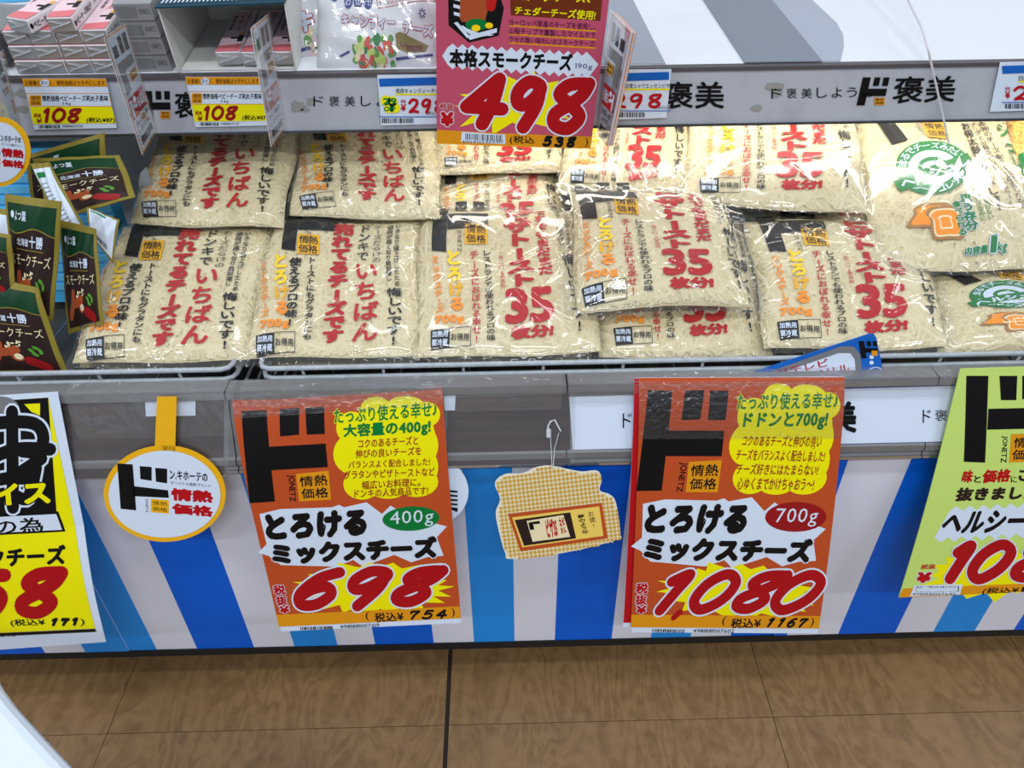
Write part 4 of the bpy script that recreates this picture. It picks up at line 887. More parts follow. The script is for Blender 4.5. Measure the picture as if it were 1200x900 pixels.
def bag(label, corners, T=0.015, Tb=0.020, seed=0, pr=None, margins=(0.012, 0.03, 0.012, 0.03), group='bags of shredded cheese', shreds=750, film=True, wr=1.0, clip=None, body=CHEESE, sm=SHRED, twist=0.0, pmar=None, skew=0.0):
    R = np.random.RandomState(seed); root = empty('cheese_bag', mean(corners), label, 'cheese bag', group)
    c = [np.array(x, float) for x in corners]
    n = np.cross(c[1]-c[0], c[0]-c[3]); n /= np.linalg.norm(n)
    if n[2] < 0: n = -n
    lum = [(R.uniform(.08, .92), R.uniform(.08, .92), R.uniform(.10, .22), R.uniform(-.0035, .0035)) for _ in range(16)]
    ph = R.uniform(0, 6.28, 4)
    ml, mt, mr, mb = margins
    def sub(u, v): return (u-ml)/(1-ml-mr), (v-mt)/(1-mt-mb)
    def pil(u, v):
        a, b_ = sub(u, v); a = np.clip(a, 0, 1); b_ = np.clip(b_, 0, 1)
        return ((1-np.abs(2*a-1)**7.0)*(1-np.abs(2*b_-1)**5.0))**0.62
    def base(u, v):
        u = u[:, None]; v = v[:, None]
        w = 0.012*np.sin(2*math.pi*v*1.3+ph[0]); w2 = 0.010*np.sin(2*math.pi*u*1.2+ph[1])
        uu = u+w*(np.abs(u-.5)*2)+skew*(v-.5)*0; vv = v+w2*(np.abs(v-.5)*2)
        P_ = (c[0]*(1-uu)+c[1]*uu)*(1-vv)+(c[3]*(1-uu)+c[2]*uu)*vv
        return P_ + n*(0.003*np.sin(5*u+ph[2])*np.sin(4*v+ph[3]))
    def top(u, v, h):
        u = np.asarray(u, float); v = np.asarray(v, float); p = pil(u, v); z = T*p
        for a, b_, s_, k in lum: z = z+k*np.exp(-((u-a)**2+(v-b_)**2)/(2*s_*s_))*p
        return base(u, v)+n*(z+np.ravel(h))[:, None]
    def bot(u, v): p = pil(u, v); return base(u, v)-n*(Tb*p+0.0005)[:, None]
    # body
    m = 26; U, Vv = np.meshgrid(np.linspace(0, 1, m+1), np.linspace(0, 1, m+1)); u, v = U.ravel(), Vv.ravel(); ub, vb = ml+u*(1-ml-mr), mt+v*(1-mt-mb)
    w = m+1; F = []; n0 = w*w
    for j in range(m):
        for i in range(m): a = j*w+i; F += [(a, a+w, a+w+1, a+1), (n0+a, n0+a+1, n0+a+w+1, n0+a+w)]
    jit = R.normal(0, .0004, n0)
    mesh_obj('cheese', np.r_[top(ub, vb, -0.0012+jit), bot(ub, vb)], F, body, root, smooth=True)
    if shreds:
        k = shreds; cu, cv = R.uniform(ml+.02, 1-mr-.02, k), R.uniform(mt+.02, 1-mb-.02, k); an = R.uniform(0, math.pi, k); ln = R.uniform(.05, .10, k); cur = R.uniform(-.02, .02, k); wd = R.uniform(.006, .011, k)
        V = []; 
        for s_ in (-1, -.33, .33, 1):
            du, dv = np.cos(an), np.sin(an); x = cu+du*ln*s_-dv*cur*s_*s_; y = cv+dv*ln*s_+du*cur*s_*s_
            for q, hh in ((-1, -.0013), (0, .0002), (1, -.0013)):
                V.append(top(np.clip(x-dv*wd*q, ml+.004, 1-mr-.004), np.clip(y+du*wd*q, mt+.004, 1-mb-.004), R.uniform(-.0004, .0004, k)+hh))
        V = np.stack(V, 1); F = []
        q4 = [(r*3+a, r*3+a+1, r*3+a+4, r*3+a+3) for r in range(3) for a in (0, 1)]
        for i in range(k): F += [tuple(i*12+z for z in f) for f in q4]
        props(mesh_obj('cheese_shreds', V.reshape(-1, 3), F, sm, root, smooth=True), kind='stuff')
    if pr is not None: pr.build('print', lambda u, v, h: top(.5+(u-.5)*.93, .5+(v-.5)*.96, h), root, h0=0.0016, maxlen=5.0, clip=clip)
    if film:
        m = 96; U, Vv = np.meshgrid(np.linspace(0, 1, m+1), np.linspace(0, 1, m+1)); u, v = U.ravel(), Vv.ravel(); h = np.zeros(len(u))
        for _ in range(int(26*wr)):
            if R.rand() < .5:       # creases running in from the edges
                e = R.randint(4); t_ = R.rand(); x0, y0 = [(t_, 0), (1, t_), (t_, 1), (0, t_)][e]; a = math.atan2(.5-y0, .5-x0)+R.normal(0, .5); ll = R.uniform(.25, .9)
            else: x0, y0 = R.rand(2); a = R.uniform(0, math.pi); ll = R.uniform(.2, .7)
            dx, dy = math.cos(a), math.sin(a); s_ = (u-x0)*dx+(v-y0)*dy; d = np.abs(-(u-x0)*dy+(v-y0)*dx+.04*np.sin(s_*7))
            h += R.uniform(.0010, .0034)*np.exp(-d/R.uniform(.012, .028))*np.clip(np.minimum(s_/.05, (ll-s_)/.12), 0, 1)
        edge_ = np.minimum.reduce([u, 1-u, v, 1-v]); h += np.where(edge_ < .05, .0016*(1-edge_/.05)*np.sin(u*70+ph[0])*np.sin(v*64+ph[1]), 0)
        h += .0007*np.array([noise.noise(Vector((a*9, b_*9, seed))) for a, b_ in zip(u, v)])+.0005
        A = top(u, v, 0.0030+np.clip(h, -.0006, .006)); w = m+1
        F = [(j*w+i, (j+1)*w+i, (j+1)*w+i+1, j*w+i+1) for j in range(m) for i in range(m)]
        mesh_obj('film', A, F, FILM, root, smooth=True)
    return root
P1 = Plane(0.07, 0.535, 15); P2 = Plane(0.27, 0.607, 13)
def on(pl, *pts): return [pl(x, y) for x, y in pts]
# front row, left to right
bag('front row bag furthest left, beside the green pouches', on(P1, (143, 262), (322, 264), (290, 434), (74, 436)), seed=1, pr=pno, margins=(.012, .03, .012, .055))
bag('front row bag second from left, lying flat against its left neighbour', on(P1.lift(.002), (322, 256), (494, 256), (490, 428), (277, 432)), seed=2, pr=pno, margins=(.012, .03, .012, .055))
bag('front row bag in the middle, red 35 fully readable below the back bags', on(P1.lift(.001), (490, 248), (676, 240), (711, 426), (481, 430)), seed=3, pr=p35, margins=(.012, .03, .012, .055))
bag('cheese bag almost covered by the loose one on top, right of the middle bag', on(P1.lift(-.012), (700, 262), (870, 256), (910, 424), (698, 426)), seed=4, pr=p35, T=0.016)
bag('loose cheese bag lying askew on top of another, with wide clear film margins', on(P1.lift(.030), (654, 216), (858, 226), (902, 366), (660, 376)), seed=5, pr=p35, margins=(.07, .05, .08, .06), wr=1.7, T=0.017)
bag('front row bag at right with crumpled film behind the blue card', on(P1.lift(.010), (866, 254), (1078, 258), (1128, 416), (892, 418)), seed=6, pr=p35, margins=(.03, .04, .05, .05), wr=1.6)
bag('lower green-printed cheese bag in the front row at the right edge', on(P1.lift(-.008), (1080, 318), (1262, 312), (1330, 412), (1100, 418)), seed=7, pr=pgr)
# back row
bag('back row bag furthest left, with black and red lettering', on(P2.lift(.004), (190, 140), (356, 142), (333, 272), (148, 266)), seed=11, pr=pno)
bag('back row bag second from left, rumpled with its black logo folded', on(P2.lift(.002), (352, 144), (512, 142), (520, 262), (338, 256)), seed=12, pr=pno, wr=1.7)
bag('back row bag under a clear one, right below the pink 498 card', on(P2.lift(-.034), (508, 192), (662, 192), (668, 290), (500, 292)), seed=13, pr=p35, T=0.014)
bag('thin cheese bag peeking out directly beneath the pink 498 card', on(P2.lift(-.004), (506, 130), (664, 130), (660, 204), (504, 206)), seed=14, pr=p35, T=0.014, Tb=.012)
bag('back row bag right of the pink card, brightly lit from above', on(P2.lift(.004), (664, 108), (812, 108), (810, 236), (652, 232)), seed=15, pr=p35)
bag('back row bag with glossy white reflection across its upper half, left of the green-printed one', on(P2.lift(.016), (806, 108), (998, 110), (1022, 258), (798, 240)), seed=16, pr=p35, wr=1.2)
bag('cheese bag squeezed between the back row and the large green-printed bag', on(P2.lift(-.022), (880, 130), (1022, 130), (1062, 280), (900, 280)), seed=17, pr=p35, T=.014)
bag('large green-printed cheese bag with round green emblem at right', on(P2.lift(.002), (1000, 132), (1176, 130), (1240, 322), (1020, 326)), seed=18, pr=pgr, wr=1.5)
ORG = add_noise(mat('orange_cheese', (244, 190, 80), 0.5), (50, 50, 50), amount=0.3); OSH = mat('orange_shred', (246, 170, 60), 0.45)
N, L, b = nodes(OSH); g = N.new('ShaderNodeNewGeometry'); rp = N.new('ShaderNodeValToRGB'); rp.color_ramp.elements[0].color = rgb(226, 120, 40); rp.color_ramp.elements[1].color = rgb(252, 222, 120)
L.new(g.outputs['Random Per Island'], rp.inputs[0]); L.new(rp.outputs[0], b.inputs['Base Color'])
pog = Print([(0, 0), (100, 0), (100, 100), (0, 100)]); pog.poly([(0, 62), (100, 50), (100, 100), (0, 100)], 'ink_green', 1); pog.poly([(10, 74), (70, 66), (70, 86), (10, 92)], 'ink_white', 2)
bag('orange cheese bag cut off by the right edge of the picture', on(P2.lift(.0), (1172, 120), (1290, 118), (1330, 235), (1196, 238)), seed=19, pr=pog, body=ORG, sm=OSH)
# the layer beneath, seen through the wires
for i, (a, b_) in enumerate(((90, 285), (300, 490), (495, 695), (705, 890), (905, 1110), (1120, 1300))):
    bag('bag in the lower layer under the '+('leftmost front', 'second front', 'middle front', 'loose askew', 'rightmost white-printed front', 'green-printed front')[i]+' bag, seen through the wires', on(P1.lift(-.044), (a+25, 330), (b_-10, 328), (b_, 424-(a-600)*.02), (a, 426-(a-600)*.02)), T=.018, Tb=.018, seed=30+i, pr=None, shreds=350, wr=.5, group='cheese bags under the front row')

# ------------------------------------------------------------------ green and brown pouches at left
PSRC = [(0, 0), (100, 0), (100, 130), (0, 130)]
def pouch_print():
    P = Print(PSRC)
    P.rect(0, 0, 100, 130, 'ink_olive', 0); P.poly([(6, 8), (94, 8), (94, 124), (6, 124)], 'ink_cocoa', 1)
    wv_ = [(6+8.8*i, 36+3.5*math.sin(i*.75)) for i in range(11)]
    P.poly([(6, 8), (94, 8)]+wv_[::-1], 'ink_pine', 2); P.stroke(wv_, .6, 'ink_olive', 3)
    P.ell(16, 20, 4, 4, 'ink_white', 3, 14); P.text('よつ葉', (22, 15, 44, 26), 'ink_white', 3, 0.02)
    P.text('北海道', (26, 44, 50, 52), 'ink_white', 3, 0.02); P.text('十勝', (52, 40, 76, 53), 'ink_white', 3, 0.03); P.rect(24, 55.5, 78, 56.5, 'ink_olive', 3)
    P.text('スモークチーズ', (12, 60, 90, 73), 'ink_cream', 3, 0.0)
    for a in (((18, 110), (30, 84)), ((34, 96), (50, 92))): P.stroke(catmull([a[0], ((a[0][0]+a[1][0])/2+3, (a[0][1]+a[1][1])/2), a[1]], 4), 6, 'ink_sausage', 4)
    P.ell(50, 103, 8, 6, 'ink_sausage', 4); P.ell(51, 102, 6, 4.5, 'ink_cream', 5)
    P.stroke([(64, 108), (80, 118)], 7, 'ink_darkred', 4)
    for a in ((70, 92), (76, 88), (80, 94), (73, 98)): P.ell(a[0], a[1], 4.5, 2.4, 'ink_leaf', 4, 10, rot=a[0])
    R = random.Random(1)
    for _ in range(14): P.ell(48+R.uniform(-9, 12), 84+R.uniform(-4, 5), 2.2, 1.3, 'ink_cream', 4, 8, rot=R.uniform(0, 3))
    return P
ppouch = pouch_print()
pback = Print(PSRC); pback.rect(0, 0, 100, 130, 'ink_olive', 0); pback.rect(7, 8, 93, 124, 'ink_white', 1); pback.poly([(12, 14), (60, 14), (60, 22), (12, 22)], 'ink_green', 2)
for i in range(14): pback.rect(12, 30+i*6, 50+((i*37) % 35), 31.4+i*6, 'ink_grey', 2)
pback.barcode(20, 104, 70, 118, 3)
def pouch(label, corners, pr=ppouch, T=0.006, seed=0):
    r = empty('cheese_pouch', mean(corners), label, 'cheese pouch', 'green and brown cheese pouches')
    R = np.random.RandomState(seed); k = R.uniform(-.004, .004, 3)
    f = lambda u, v: (1-np.abs(2*u-1)**3)*(1-np.abs(2*v-1)**4)
    S = quad_surface(corners, lambda u, v: T*f(u, v)+k[0]*np.sin(3*u+seed)+k[1]*np.sin(4*v)+.0006*np.sin(19*u+11*v))
    m = 14; U, Vv = np.meshgrid(np.linspace(0, 1, m+1), np.linspace(0, 1, m+1)); u, v = U.ravel(), Vv.ravel()
    A = S(u, v, -0.0002); B = S(u, v, 0)-S.n*(0.001+2.0*T*f(u, v))[:, None]; n0 = len(A); w = m+1; F = []
    for j in range(m):
        for i in range(m): a = j*w+i; F += [(a, a+w, a+w+1, a+1), (n0+a, n0+a+1, n0+a+w+1, n0+a+w)]
    rim = [i for i in range(w)]+[j*w+m for j in range(1, m+1)]+[m*w+i for i in range(m-1, -1, -1)]+[j*w for j in range(m-1, 0, -1)]
    for a, b_ in zip(rim, rim[1:]+rim[:1]): F.append((a, b_, n0+b_, n0+a))
    mesh_obj('pouch_body', np.r_[A, B], F, ink('ink_olive'), r, smooth=True)
    pr.build('print', S, r, maxlen=9)
    return r
def pc(pts, Ys): return [onY(x, y, Y) for (x, y), Y in zip(pts, Ys)]
pouch('rearmost green pouch showing only its corner against the blue box', pc([(30, 182), (123, 155), (128, 235), (40, 260)], (.345, .345, .330, .330)), seed=1)
pouch('wide-lying pouch with gold lettering directly above the others', pc([(38, 186), (140, 182), (160, 232), (58, 262)], (.325, .320, .245, .250)), seed=2)
pouch('pouch turned to show its white back beside the gold-lettered one', pc([(36, 192), (58, 190), (108, 282), (92, 300)], (.262, .250, .190, .185)), pback, seed=3, T=.004)
pouch('white-backed pouch leaning against the leftmost cheese bags', pc([(102, 244), (140, 256), (132, 306), (106, 276)], (.20, .20, .17, .17)), pback, seed=8, T=.003)
pouch('narrow pouch squeezed behind the upright one, front half in shadow', pc([(68, 258), (114, 268), (122, 380), (78, 392)], (.175, .165, .110, .120)), seed=4)
pouch('pouch at the left edge behind the upright one', pc([(-36, 238), (26, 250), (28, 330), (-30, 335)], (.20, .19, .16, .17)), pback, seed=5)
pouch('upright pouch with sausages and a red pepper in front of the others', pc([(5, 227), (73, 236), (63, 376), (14, 366)], (.160, .150, .105, .105)), seed=6)
pouch('dark pouch at the left edge below the upright one', pc([(-60, 262), (14, 275), (20, 345), (-50, 340)], (.13, .125, .10, .10)), seed=9)
pouch('lowest pouch at the front left corner of the basket', pc([(-45, 320), (46, 337), (80, 438), (-20, 440)], (.105, .100, .068, .070)), seed=7, T=.008)
# blue ribbed box and grey divider behind them
bb = empty('blue_box', onY(70, 190, .37), 'light blue ribbed box behind the pouches at left', 'box')
x0, x1 = onY(-40, 190, .37).x, onY(112, 190, .39).x
box('box_body', ((x0+x1)/2, .405, .558), (x1-x0, .03, .254), mat('sky_blue', (80, 190, 250), 0.4), bb)
for i in range(14): box('rib', ((x0+x1)/2, .389, .46+i*.0165), (x1-x0, .003, .011), mat('rib_blue', (110, 206, 255), 0.4), bb)
dv = empty('grey_divider', onY(165, 215, .33), 'grey rounded divider plate between pouches and back row bags', 'divider')
X_ = onY(158, 200, .33).x
pts = [(X_-.012, .352, .45), (X_-.012, .352, .645), (X_-.004, .352, .662), (X_+.004, .352, .668), (X_+.006, .352, .668), (X_+.006, .352, .45)]
plate('plate', pts, (0, -1, 0), .004, mat('divider_grey', (150, 156, 164), 0.4), dv)

# ------------------------------------------------------------------ goods on the upper shelf
rt = SH.d; SN = SH.n if SH.n.z > 0 else -SH.n
def sp(x, s, h=0.0): return Vector((x, 0, 0))+SH.P+SH.d*s+SN*h
ex = Vector((1, 0, 0))
def pack_at(proto, loc, yaw, label):
    if proto is None:
        r = empty('baby_cheese_pack', (0, 0, 0), label, 'cheese pack', 'long foil-wrapped packs of small cheeses')
        Wd, Ht, Ln = .033, .0175, .135
        o = box('carton', (0, Ln/2, Ht/2), (Wd, Ln, Ht), mat('pack_white', (232, 226, 230), .3, coat=.4), r, bevel=.002)
        V, F = box_vf((0, -.0006, Ht/2), (Wd-.002, .0016, Ht-.002)); mesh_obj('foil_end', V, F, FOIL, r)
        V, F = join_vf([tube_vf([(-Wd/2+.003, -.0016, Ht*.25), (0, -.003, Ht*.5), (Wd/2-.003, -.0016, Ht*.7)], .0012, 5), tube_vf([(-Wd/2+.004, -.002, Ht*.8), (0.004, -.003, Ht*.6)], .001, 5)]); mesh_obj('foil_fold', V, F, FOIL, r)
        P = Print([(0, 0), (100, 0), (100, 400), (0, 400)])
        P.rect(4, 4, 96, 396, 'ink_palepink', 1); P.poly([(4, 396), (96, 396), (96, 330), (4, 345)], 'ink_rose', 2)
        P.poly([(70, 250), (92, 250), (92, 310), (70, 310)], K, 3); P.poly([(40, 268), (70, 268), (70, 284), (40, 284)], K, 3); P.rect(70, 225, 90, 246, 'ink_gold', 3)
        P.text('ベビーチーズ', [(60, 15), (60, 200), (20, 200), (20, 15)][0:0] or [(40, 20), (66, 20), (66, 210), (40, 210)], 'ink_crimson', 3, .02, vertical=True)
        P.text('明太子風味おいしいおつまみ', (70, 10, 84, 200), 'ink_purple', 3, .01, vertical=True); P.text('情熱価格', (14, 60, 30, 200), 'ink_purple', 3, .01, vertical=True)
        P.build('print', quad_surface2([(-Wd/2, Ln, Ht), (Wd/2, Ln, Ht), (Wd/2, 0, Ht), (-Wd/2, 0, Ht)], (0, 0, 1)), r)
        P = Print([(0, 0), (400, 0), (400, 60), (0, 60)]); P.text('ベビーチーズ明太子', (20, 16, 190, 44), K, 1, .03); P.ell(12, 30, 7, 12, K, 1); P.text('種類別プロセスチーズ', (220, 22, 380, 38), 'ink_grey', 1)
        P.build('side_print', quad_surface2([(Wd/2, 0, Ht), (Wd/2, Ln, Ht), (Wd/2, Ln, 0), (Wd/2, 0, 0)], (1, 0, 0)), r)
    else:
        r = proto.copy(); C.objects.link(r); r['label'] = label
        for ch in PACKCH: c_ = ch.copy(); C.objects.link(c_); c_.parent = r
    ax = Matrix((ex, SH.d, SN)).transposed()
    r.matrix_world = Matrix.Translation(loc) @ ax.to_4x4() @ Matrix.Rotation(yaw, 4, 'Z')
    return r
def quad_surface2(c, n):
    c = [np.array(x, float) for x in c]; n = np.array(n, float)
    def S(u, v, h):
        u = np.asarray(u, float)[:, None]; v = np.asarray(v, float)[:, None]
        return (c[0]*(1-u)+c[1]*u)*(1-v)+(c[3]*(1-u)+c[2]*u)*v+n*h
    return S
_m['ink_rose'] = mat('ink_rose', (232, 120, 128), 0.4)
def sx(px, s=0.0, py=84):
    return onY(px, py, RU+.01+s).x
proto = None; PACKCH = []
rows = [(34, 3), (63, 4), (94, 4), (124, 3)]
names = {}
PLACES = []
for ci, (px, nn) in enumerate(rows):
    for k in range(nn): PLACES.append((sx(px), .010+.003*((k*7+ci*3) % 3), .0005+.0182*k, 0.02*((k+ci) % 3-1), f"baby cheese pack, {('bottom', 'second', 'third', 'fourth')[k]} layer of the {('leftmost', 'second', 'third', 'rightmost')[ci]} stack on the upper shelf"))
PLACES.append((sx(52), .012, .0005+.0182*4, -0.40, 'baby cheese pack lying askew on top of the leftmost stacks'))
PLACES[-1] = (sx(47), .008, .0182*3+.001, -0.36, PLACES[-1][4])
PLACES = [p for p in PLACES if not p[4].startswith('baby cheese pack, fourth layer of the second')]
for x, s_, h, yw, lab in PLACES:
    o = pack_at(proto, sp(x, s_, h), yw, lab)
    if proto is None: proto = o; PACKCH = [ch for ch in C.objects if ch.parent == o]
# clear-wrapped grey packs right of them
GW = mat('grey_wrap', (150, 152, 156), .3, coat=.3)
for k in range(4):
    r = empty('wrapped_pack', sp(sx(180), .05, .012+.022*k), f"grey film-wrapped pack beside the white carton, {('lowest', 'second', 'third', 'topmost')[k]} of its pile", 'cheese pack', 'grey wrapped packs on the upper shelf')
    V = [sp(sx(x), s_, h) for h in (.001+.022*k, .021+.022*k) for x, s_ in ((158, .012), (200, .012), (204, .15), (150, .15))]
    mesh_obj('carton', V, [(0, 1, 2, 3), (4, 5, 6, 7), (0, 1, 5, 4), (1, 2, 6, 5), (2, 3, 7, 6), (3, 0, 4, 7)], GW, r)
    P = Print([(0, 0), (100, 0), (100, 20), (0, 20)]); P.rect(8, 3, 60, 17, 'ink_grey', 1); P.text('JONETZ', (66, 6, 94, 14), K, 2)
    P.build('print', quad_surface([V[4], V[5], V[1], V[0]]), r)
    sheet('wrap', quad_surface([V[4]+SN*.002, V[5]+SN*.002, V[1]-SH.d*.003, V[0]-SH.d*.003]), FILM, r, 2, 2, .0002)
# open white carton with two pink packs inside
r = empty('open_carton', sp(sx(275), .08), 'open white display carton with dark teal flap on the upper shelf', 'carton')
xa, xb, xc = sx(212), sx(346), 0; Hc = .088; D_ = .17
def wall(name, P4, n, m=CARDBOARD, t=.0018): return plate(name, P4, n, t, m, r)
wall('carton_floor', [sp(xa, .01, .003), sp(xb, .01, .003), sp(xb, D_, .003), sp(xa, D_, .003)], SN)
wall('carton_side', [sp(xa-.002, .006, .001), sp(xa+.001, .0, Hc), sp(xa+.001, D_, Hc), sp(xa, D_, .001)], ex)
wall('carton_side', [sp(xb, .006, .001), sp(xb+.006, .0, Hc), sp(xb+.004, D_, Hc), sp(xb, D_, .001)], -ex)
wall('carton_back', [sp(xa, D_, .001), sp(xb, D_, .001), sp(xb, D_, Hc), sp(xa, D_, Hc)], -SH.d)
lid = wall('carton_lid', [sp(xa-.002, -.004, Hc+.001), sp(xb+.008, -.002, Hc+.004), sp(xb+.004, D_, Hc+.004), sp(xa-.001, D_, Hc+.002)], SN, ink('ink_teal'))
P = Print([(0, 0), (150, 0), (150, 100), (0, 100)])
for i in range(30): P.poly([(6+i*4.8, 96), (8+i*4.8, 96), (9.5+i*4.8, 80-(i % 3)*4), (7.5+i*4.8, 80-(i % 3)*4)], 'ink_white', 1)
P.text('BABY', (70, 52, 140, 76), 'ink_white', 1, .04)
P.build('lid_print', quad_surface([sp(xa-.001, D_, Hc+.0035), sp(xb+.004, D_, Hc+.0055), sp(xb+.008, -.002, Hc+.0055), sp(xa-.002, -.004, Hc+.0025)]), lid)
for x, s_, yw, lab in ((sx(270), .014, .02, 'baby cheese pack standing alone inside the open white carton, left one'), (sx(300), .012, .0, 'baby cheese pack inside the open white carton, right one'), (sx(330), .012, -.02, 'baby cheese pack at the right wall inside the open white carton')):
    o = pack_at(proto, sp(x, s_, .006), yw, lab)
# candy cheese bags: pillow bags standing with printed front
CB = mat('candy_bag_white', (226, 228, 234), .3, coat=.5)
src = [(340, -30), (522, -30), (510, 84), (338, 84)]
P = Print(src)
for i, ch in enumerate('お徳用'): P.ell(387+i*13.5, 14, 6.2, 10, 'ink_navy', 1, 20); P.text(ch, (382.5+i*13.5, 8, 391.5+i*13.5, 20), 'ink_white', 2, .0)
P.stroke(catmull([(360, 8), (368, 12), (380, 0), (400, -12)], 4), 1.4, 'ink_navy', 1); P.stroke([(412, -6), (432, 2)], 1, 'ink_navy', 1)
P.ell(441, 3, 8, 5.5, 'ink_red', 1); P.poly([(434, 3), (429, 8), (436, 9)], 'ink_red', 1); P.poly([(447, 0), (453, -2), (452, 6)], 'ink_red', 1)
P.frame([(425, 10), (505, 1), (508, 14), (428, 22)], .35, 'ink_red', 1); P.text('チーズはカルシウムがたっぷり!', [(428, 12), (504, 4), (505, 12), (430, 20)], 'ink_red', 2, 0)
P.text('キャンディー', [(376, 27), (454, 32), (453, 46), (377, 41)], 'ink_white', 3, .05, edge='ink_red', eoff=.06); P.text('チーズ', [(464, 36), (506, 38), (506, 52), (464, 50)], 'ink_white', 3, .05, edge='ink_red', eoff=.06)
for i in range(8): a = i*math.pi/4; P.stroke([(490+2.5*math.cos(a), 28+2.5*math.sin(a)), (490+4.6*math.cos(a), 28+4.6*math.sin(a))], .7, 'ink_navy', 1)
R = random.Random(5)
for _ in range(46):
    x = R.uniform(394, 450); y = R.uniform(52, 80); P.ell(x, y, R.uniform(3, 7), R.uniform(2, 5), R.choice(['ink_leaf', 'ink_leaf', 'ink_tomato', 'ink_green', 'ink_cream', 'ink_lime']), R.randint(1, 3), 10, rot=R.uniform(0, 3))
P.ring(407, 77, 8, 5, 2, 'ink_tomato', 4, 16); P.ell(427, 55, 5, 7, 'ink_green', 4)
P.poly([(453, 50), (460, 48), (500, 60), (495, 66), (470, 68), (455, 64)], 'ink_olive', 1); P.ring(464, 58, 5, 4, 1.5, 'ink_brown', 2, 16); P.poly([(468, 60), (492, 60), (492, 66), (470, 66)], 'ink_brown', 2)
P.stroke([(374, 70), (386, 66)], 1.2, 'ink_navy', 1); P.stroke([(455, 74), (505, 69)], 1.4, 'ink_navy', 1)
def candy(label, pts, Ys, pr, seed):
    c = pc(pts, Ys); r = empty('candy_cheese_bag', mean(c), label, 'cheese bag')
    f = lambda u, v: ((1-np.abs(2*u-1)**3)*(1-np.abs(2*v-1)**3))**.7
    S = quad_surface(c, lambda u, v: .016*f(u, v)+.002*np.sin(13*u+7*v+seed)+.0015*np.sin(23*v-9*u))
    m = 20; U, Vv = np.meshgrid(np.linspace(0, 1, m+1), np.linspace(0, 1, m+1)); u, v = U.ravel(), Vv.ravel(); A = S(u, v, 0); B = S(u, v, 0)-S.n*(.001+.03*f(u, v))[:, None]; n0 = len(A); w = m+1; F = []
    for j in range(m):
        for i in range(m): a = j*w+i; F += [(a, a+w, a+w+1, a+1), (n0+a, n0+a+1, n0+a+w+1, n0+a+w)]
    rim = [i for i in range(w)]+[j*w+m for j in range(1, m+1)]+[m*w+i for i in range(m-1, -1, -1)]+[j*w for j in range(m-1, 0, -1)]
    for a, b_ in zip(rim, rim[1:]+rim[:1]): F.append((a, b_, n0+b_, n0+a))
    mesh_obj('bag_body', np.r_[A, B], F, CB, r, smooth=True)
    if pr: pr.build('print', S, r, h0=.0006, maxlen=8)
    sheet('film', lambda u, v, h: S(u, v, h+.0022)+np.c_[np.zeros(len(u)), np.zeros(len(u)), np.zeros(len(u))]+S.n*(.001*np.abs(np.sin(31*np.asarray(u)+17*np.asarray(v))))[:, None], FILM, r, 30, 20, .0002)
candy('large clear and white bag of candy-wrapped cheese with red outlined lettering', [(372, -40), (524, -44), (510, 83), (372, 84)], (.455, .455, .385, .385), P, 1)
_save = P
P2_ = Print([(0, 0), (100, 0), (100, 100), (0, 100)]); P2_.text('キ', (20, 46, 60, 66), 'ink_white', 3, .05, edge='ink_red'); P2_.ell(60, 15, 18, 14, 'ink_navy', 1); P2_.stroke([(20, 84), (70, 80)], 1.5, 'ink_navy', 1)
for _ in range(14): P2_.ell(R.uniform(40, 80), R.uniform(66, 90), 8, 5, R.choice(['ink_leaf', 'ink_cream', 'ink_palepink']), 1, 10)
candy('second candy-wrapped cheese bag behind the large one, left side showing', [(338, -36), (400, -36), (392, 84), (336, 84)], (.50, .50, .42, .42), P2_, 3)
# blue-and-white pack, dark tray and beige roll at the far left
r = empty('blue_pack', sp(sx(-30), .12), 'blue and white printed pack cut by the top left corner', 'pack')
V = [sp(sx(-70), .10, .03), sp(sx(14), .10, .03), sp(sx(40), .24, .03), sp(sx(-70), .24, .03)]
plate('pack_body', V, SN, .02, mat('pack_paper', (214, 222, 232), .4), r)
P = Print([(0, 0), (100, 0), (100, 100), (0, 100)]); P.poly([(0, 10), (100, 0), (100, 40), (0, 52)], 'ink_cyan', 1)
_m['ink_cyan'] = mat('ink_cyan', (40, 160, 220), .4)
for i in range(4): P.stroke([(30, 58+i*9), (88, 54+i*9)], 1.5, 'ink_cyan', 1)
P.build('print', quad_surface([V[3]+SN*.0005, V[2]+SN*.0005, V[1]+SN*.0005, V[0]+SN*.0005]), r)
r = empty('clear_tray', sp(sx(-20), .03), 'dark clear-wrapped tray at the left end of the upper shelf', 'tray')
V = [sp(sx(-70), .02, .052), sp(sx(6), .02, .045), sp(sx(26), .12, .045), sp(sx(-70), .12, .052)]
plate('tray_body', V, SN, .035, mat('tray_dark', (78, 78, 84), .25, coat=.4), r)
plate('wrap', [v+SN*.003 for v in V], SN, .0004, FILM, r)
r = empty('beige_roll', sp(sx(52), .20), 'beige rounded tub standing behind the foil-wrapped packs', 'tub')
mesh_obj('tub_body', *tube_vf([sp(sx(50), .19, .001), sp(sx(50), .19, .09)], .030, 20), mat('beige_tub', (196, 184, 176), .5), r, smooth=False)
mesh_obj('lid', *tube_vf([sp(sx(50), .19, .0902), sp(sx(50), .19, .096)], .032, 20), mat('beige_lid', (206, 196, 190), .5), r)
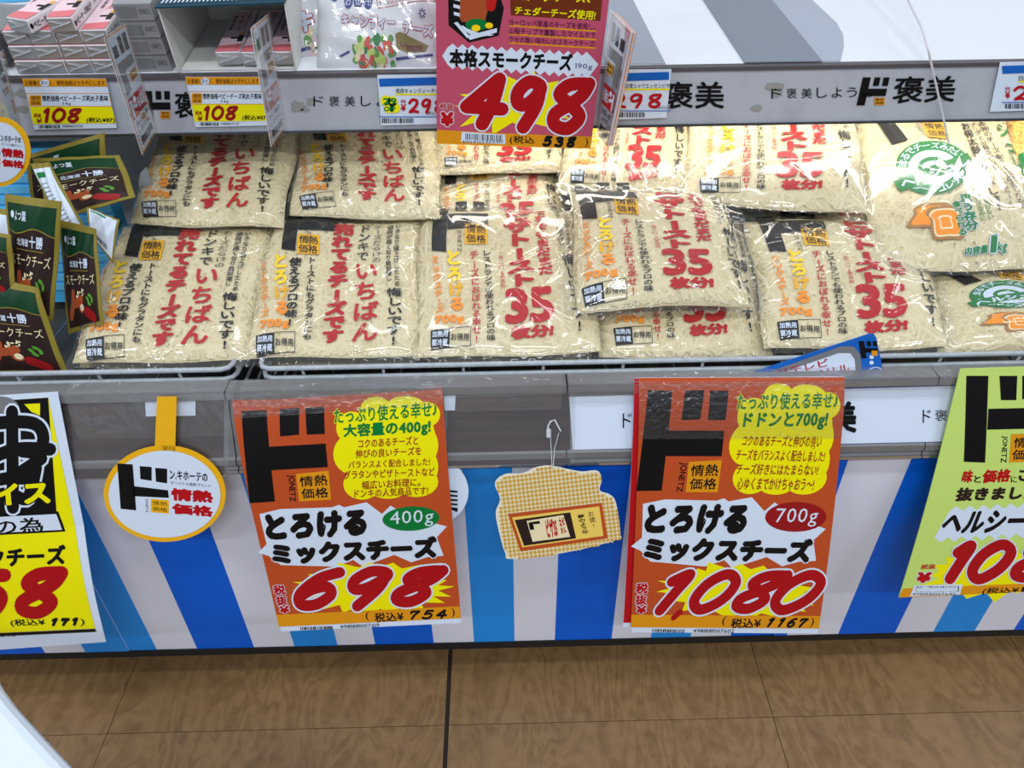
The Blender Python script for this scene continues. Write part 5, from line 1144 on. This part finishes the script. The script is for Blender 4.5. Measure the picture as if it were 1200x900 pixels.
# grey plastic mats lying on the bare shelf, clear end divider
def matplate(label, pts, m, t=.0012, lift=.0):
    q = Plane(0, 0, 0); q.P = SH.P+SN*(t+lift); q.n = SH.n; PP = [q(x, y) for x, y in pts]
    r = empty('shelf_mat', mean(PP), label, 'shelf mat'); plate('sheet', PP, SN, t, m, r); return r
matplate('light grey plastic mat on the upper shelf beside the pink card', [(690, 75), (780, 74.5), (742, 0), (722, -40), (600, -40), (610, 0)], mat('mat_a', (150, 158, 170), .3))
matplate('grey plastic mat with rounded corner on the bare upper shelf', [(872, 73), (985, 71), (989, 55), (988, 40), (980, 26), (950, -2), (920, -34), (800, -36), (824, 0)], mat('mat_b', (164, 172, 186), .28))
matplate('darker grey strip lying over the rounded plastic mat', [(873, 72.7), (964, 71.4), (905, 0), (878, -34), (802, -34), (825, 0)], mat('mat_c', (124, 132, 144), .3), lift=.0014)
r = empty('clear_divider', onY(1095, 90, RU-.03), 'clear acrylic divider standing on the upper shelf at right', 'divider')
q4 = [onY(1086, 66, RU+.004), onY(1066, 0, RU+.12), onY(1056, -30, RU+.2), onY(1090, -30, RU+.24), onY(1110, 70, RU+.002)]
q4 = [onY(1056, -10, RU+.10), onY(1083, 55, RU-.004), onY(1112, 172, RU-.012), onY(1104, 130, RU-.02), onY(1078, 55, RU-.02), onY(1050, -10, RU+.08)]
q4 = []
E_ = [(1055, -20, .10), (1066, 4, .075), (1080, 32, .03), (1088, 60, -.006), (1097, 100, -.008), (1112, 168, -.010)]
mesh_obj('divider_edge', *tube_vf([onY(x, y, RU+d) for x, y, d in E_], .0014, 8), mat('acrylic_edge_highlight', (206, 204, 214), .15), r)  # pale rod puts the highlight along the clear sheet's edge into solid colour
pA = [onY(x, y, RU+d) for x, y, d in E_[:4]]; pB = [Vector((p.x, RU+.30, p.z+.0)) for p in pA]
V = [tuple(p) for p in pA]+[(pA[0].x+.004, RU+.30, pA[0].z), (pA[-1].x+.004, RU+.30, .846)]
mesh_obj('divider_sheet', V, [(0, 1, 2, 3, 5, 4)], ACRYL, r)

# ------------------------------------------------------------------ white rounded fixture at the lower left
FX = Plane(-.4, .42, 0)
pp = [FX(x, y) for x, y in ((-260, 760), (-20, 770), (-6, 795), (2, 806), (14, 822), (44, 855), (88, 902), (140, 970), (200, 1100), (-260, 1100))]
r = empty('display_stand', (pp[4].x-.05, pp[4].y-.1, 0), 'white rounded edge of a display stand at the lower left corner', 'display stand')
o = plate('stand_top', pp, (0, 0, 1), .035, mat('stand_white', (214, 226, 238), .35), r)
bv = o.modifiers.new('bevel', 'BEVEL'); bv.width = .012; bv.segments = 3; bv.limit_method = 'ANGLE'
cx_ = sum(p.x for p in pp)/len(pp)-.08; cy_ = sum(p.y for p in pp)/len(pp)
box('stand_post', (cx_, cy_, (.386+FZ)/2), (.06, .06, .386-FZ), mat('stand_white', (214, 226, 238), .35), r)
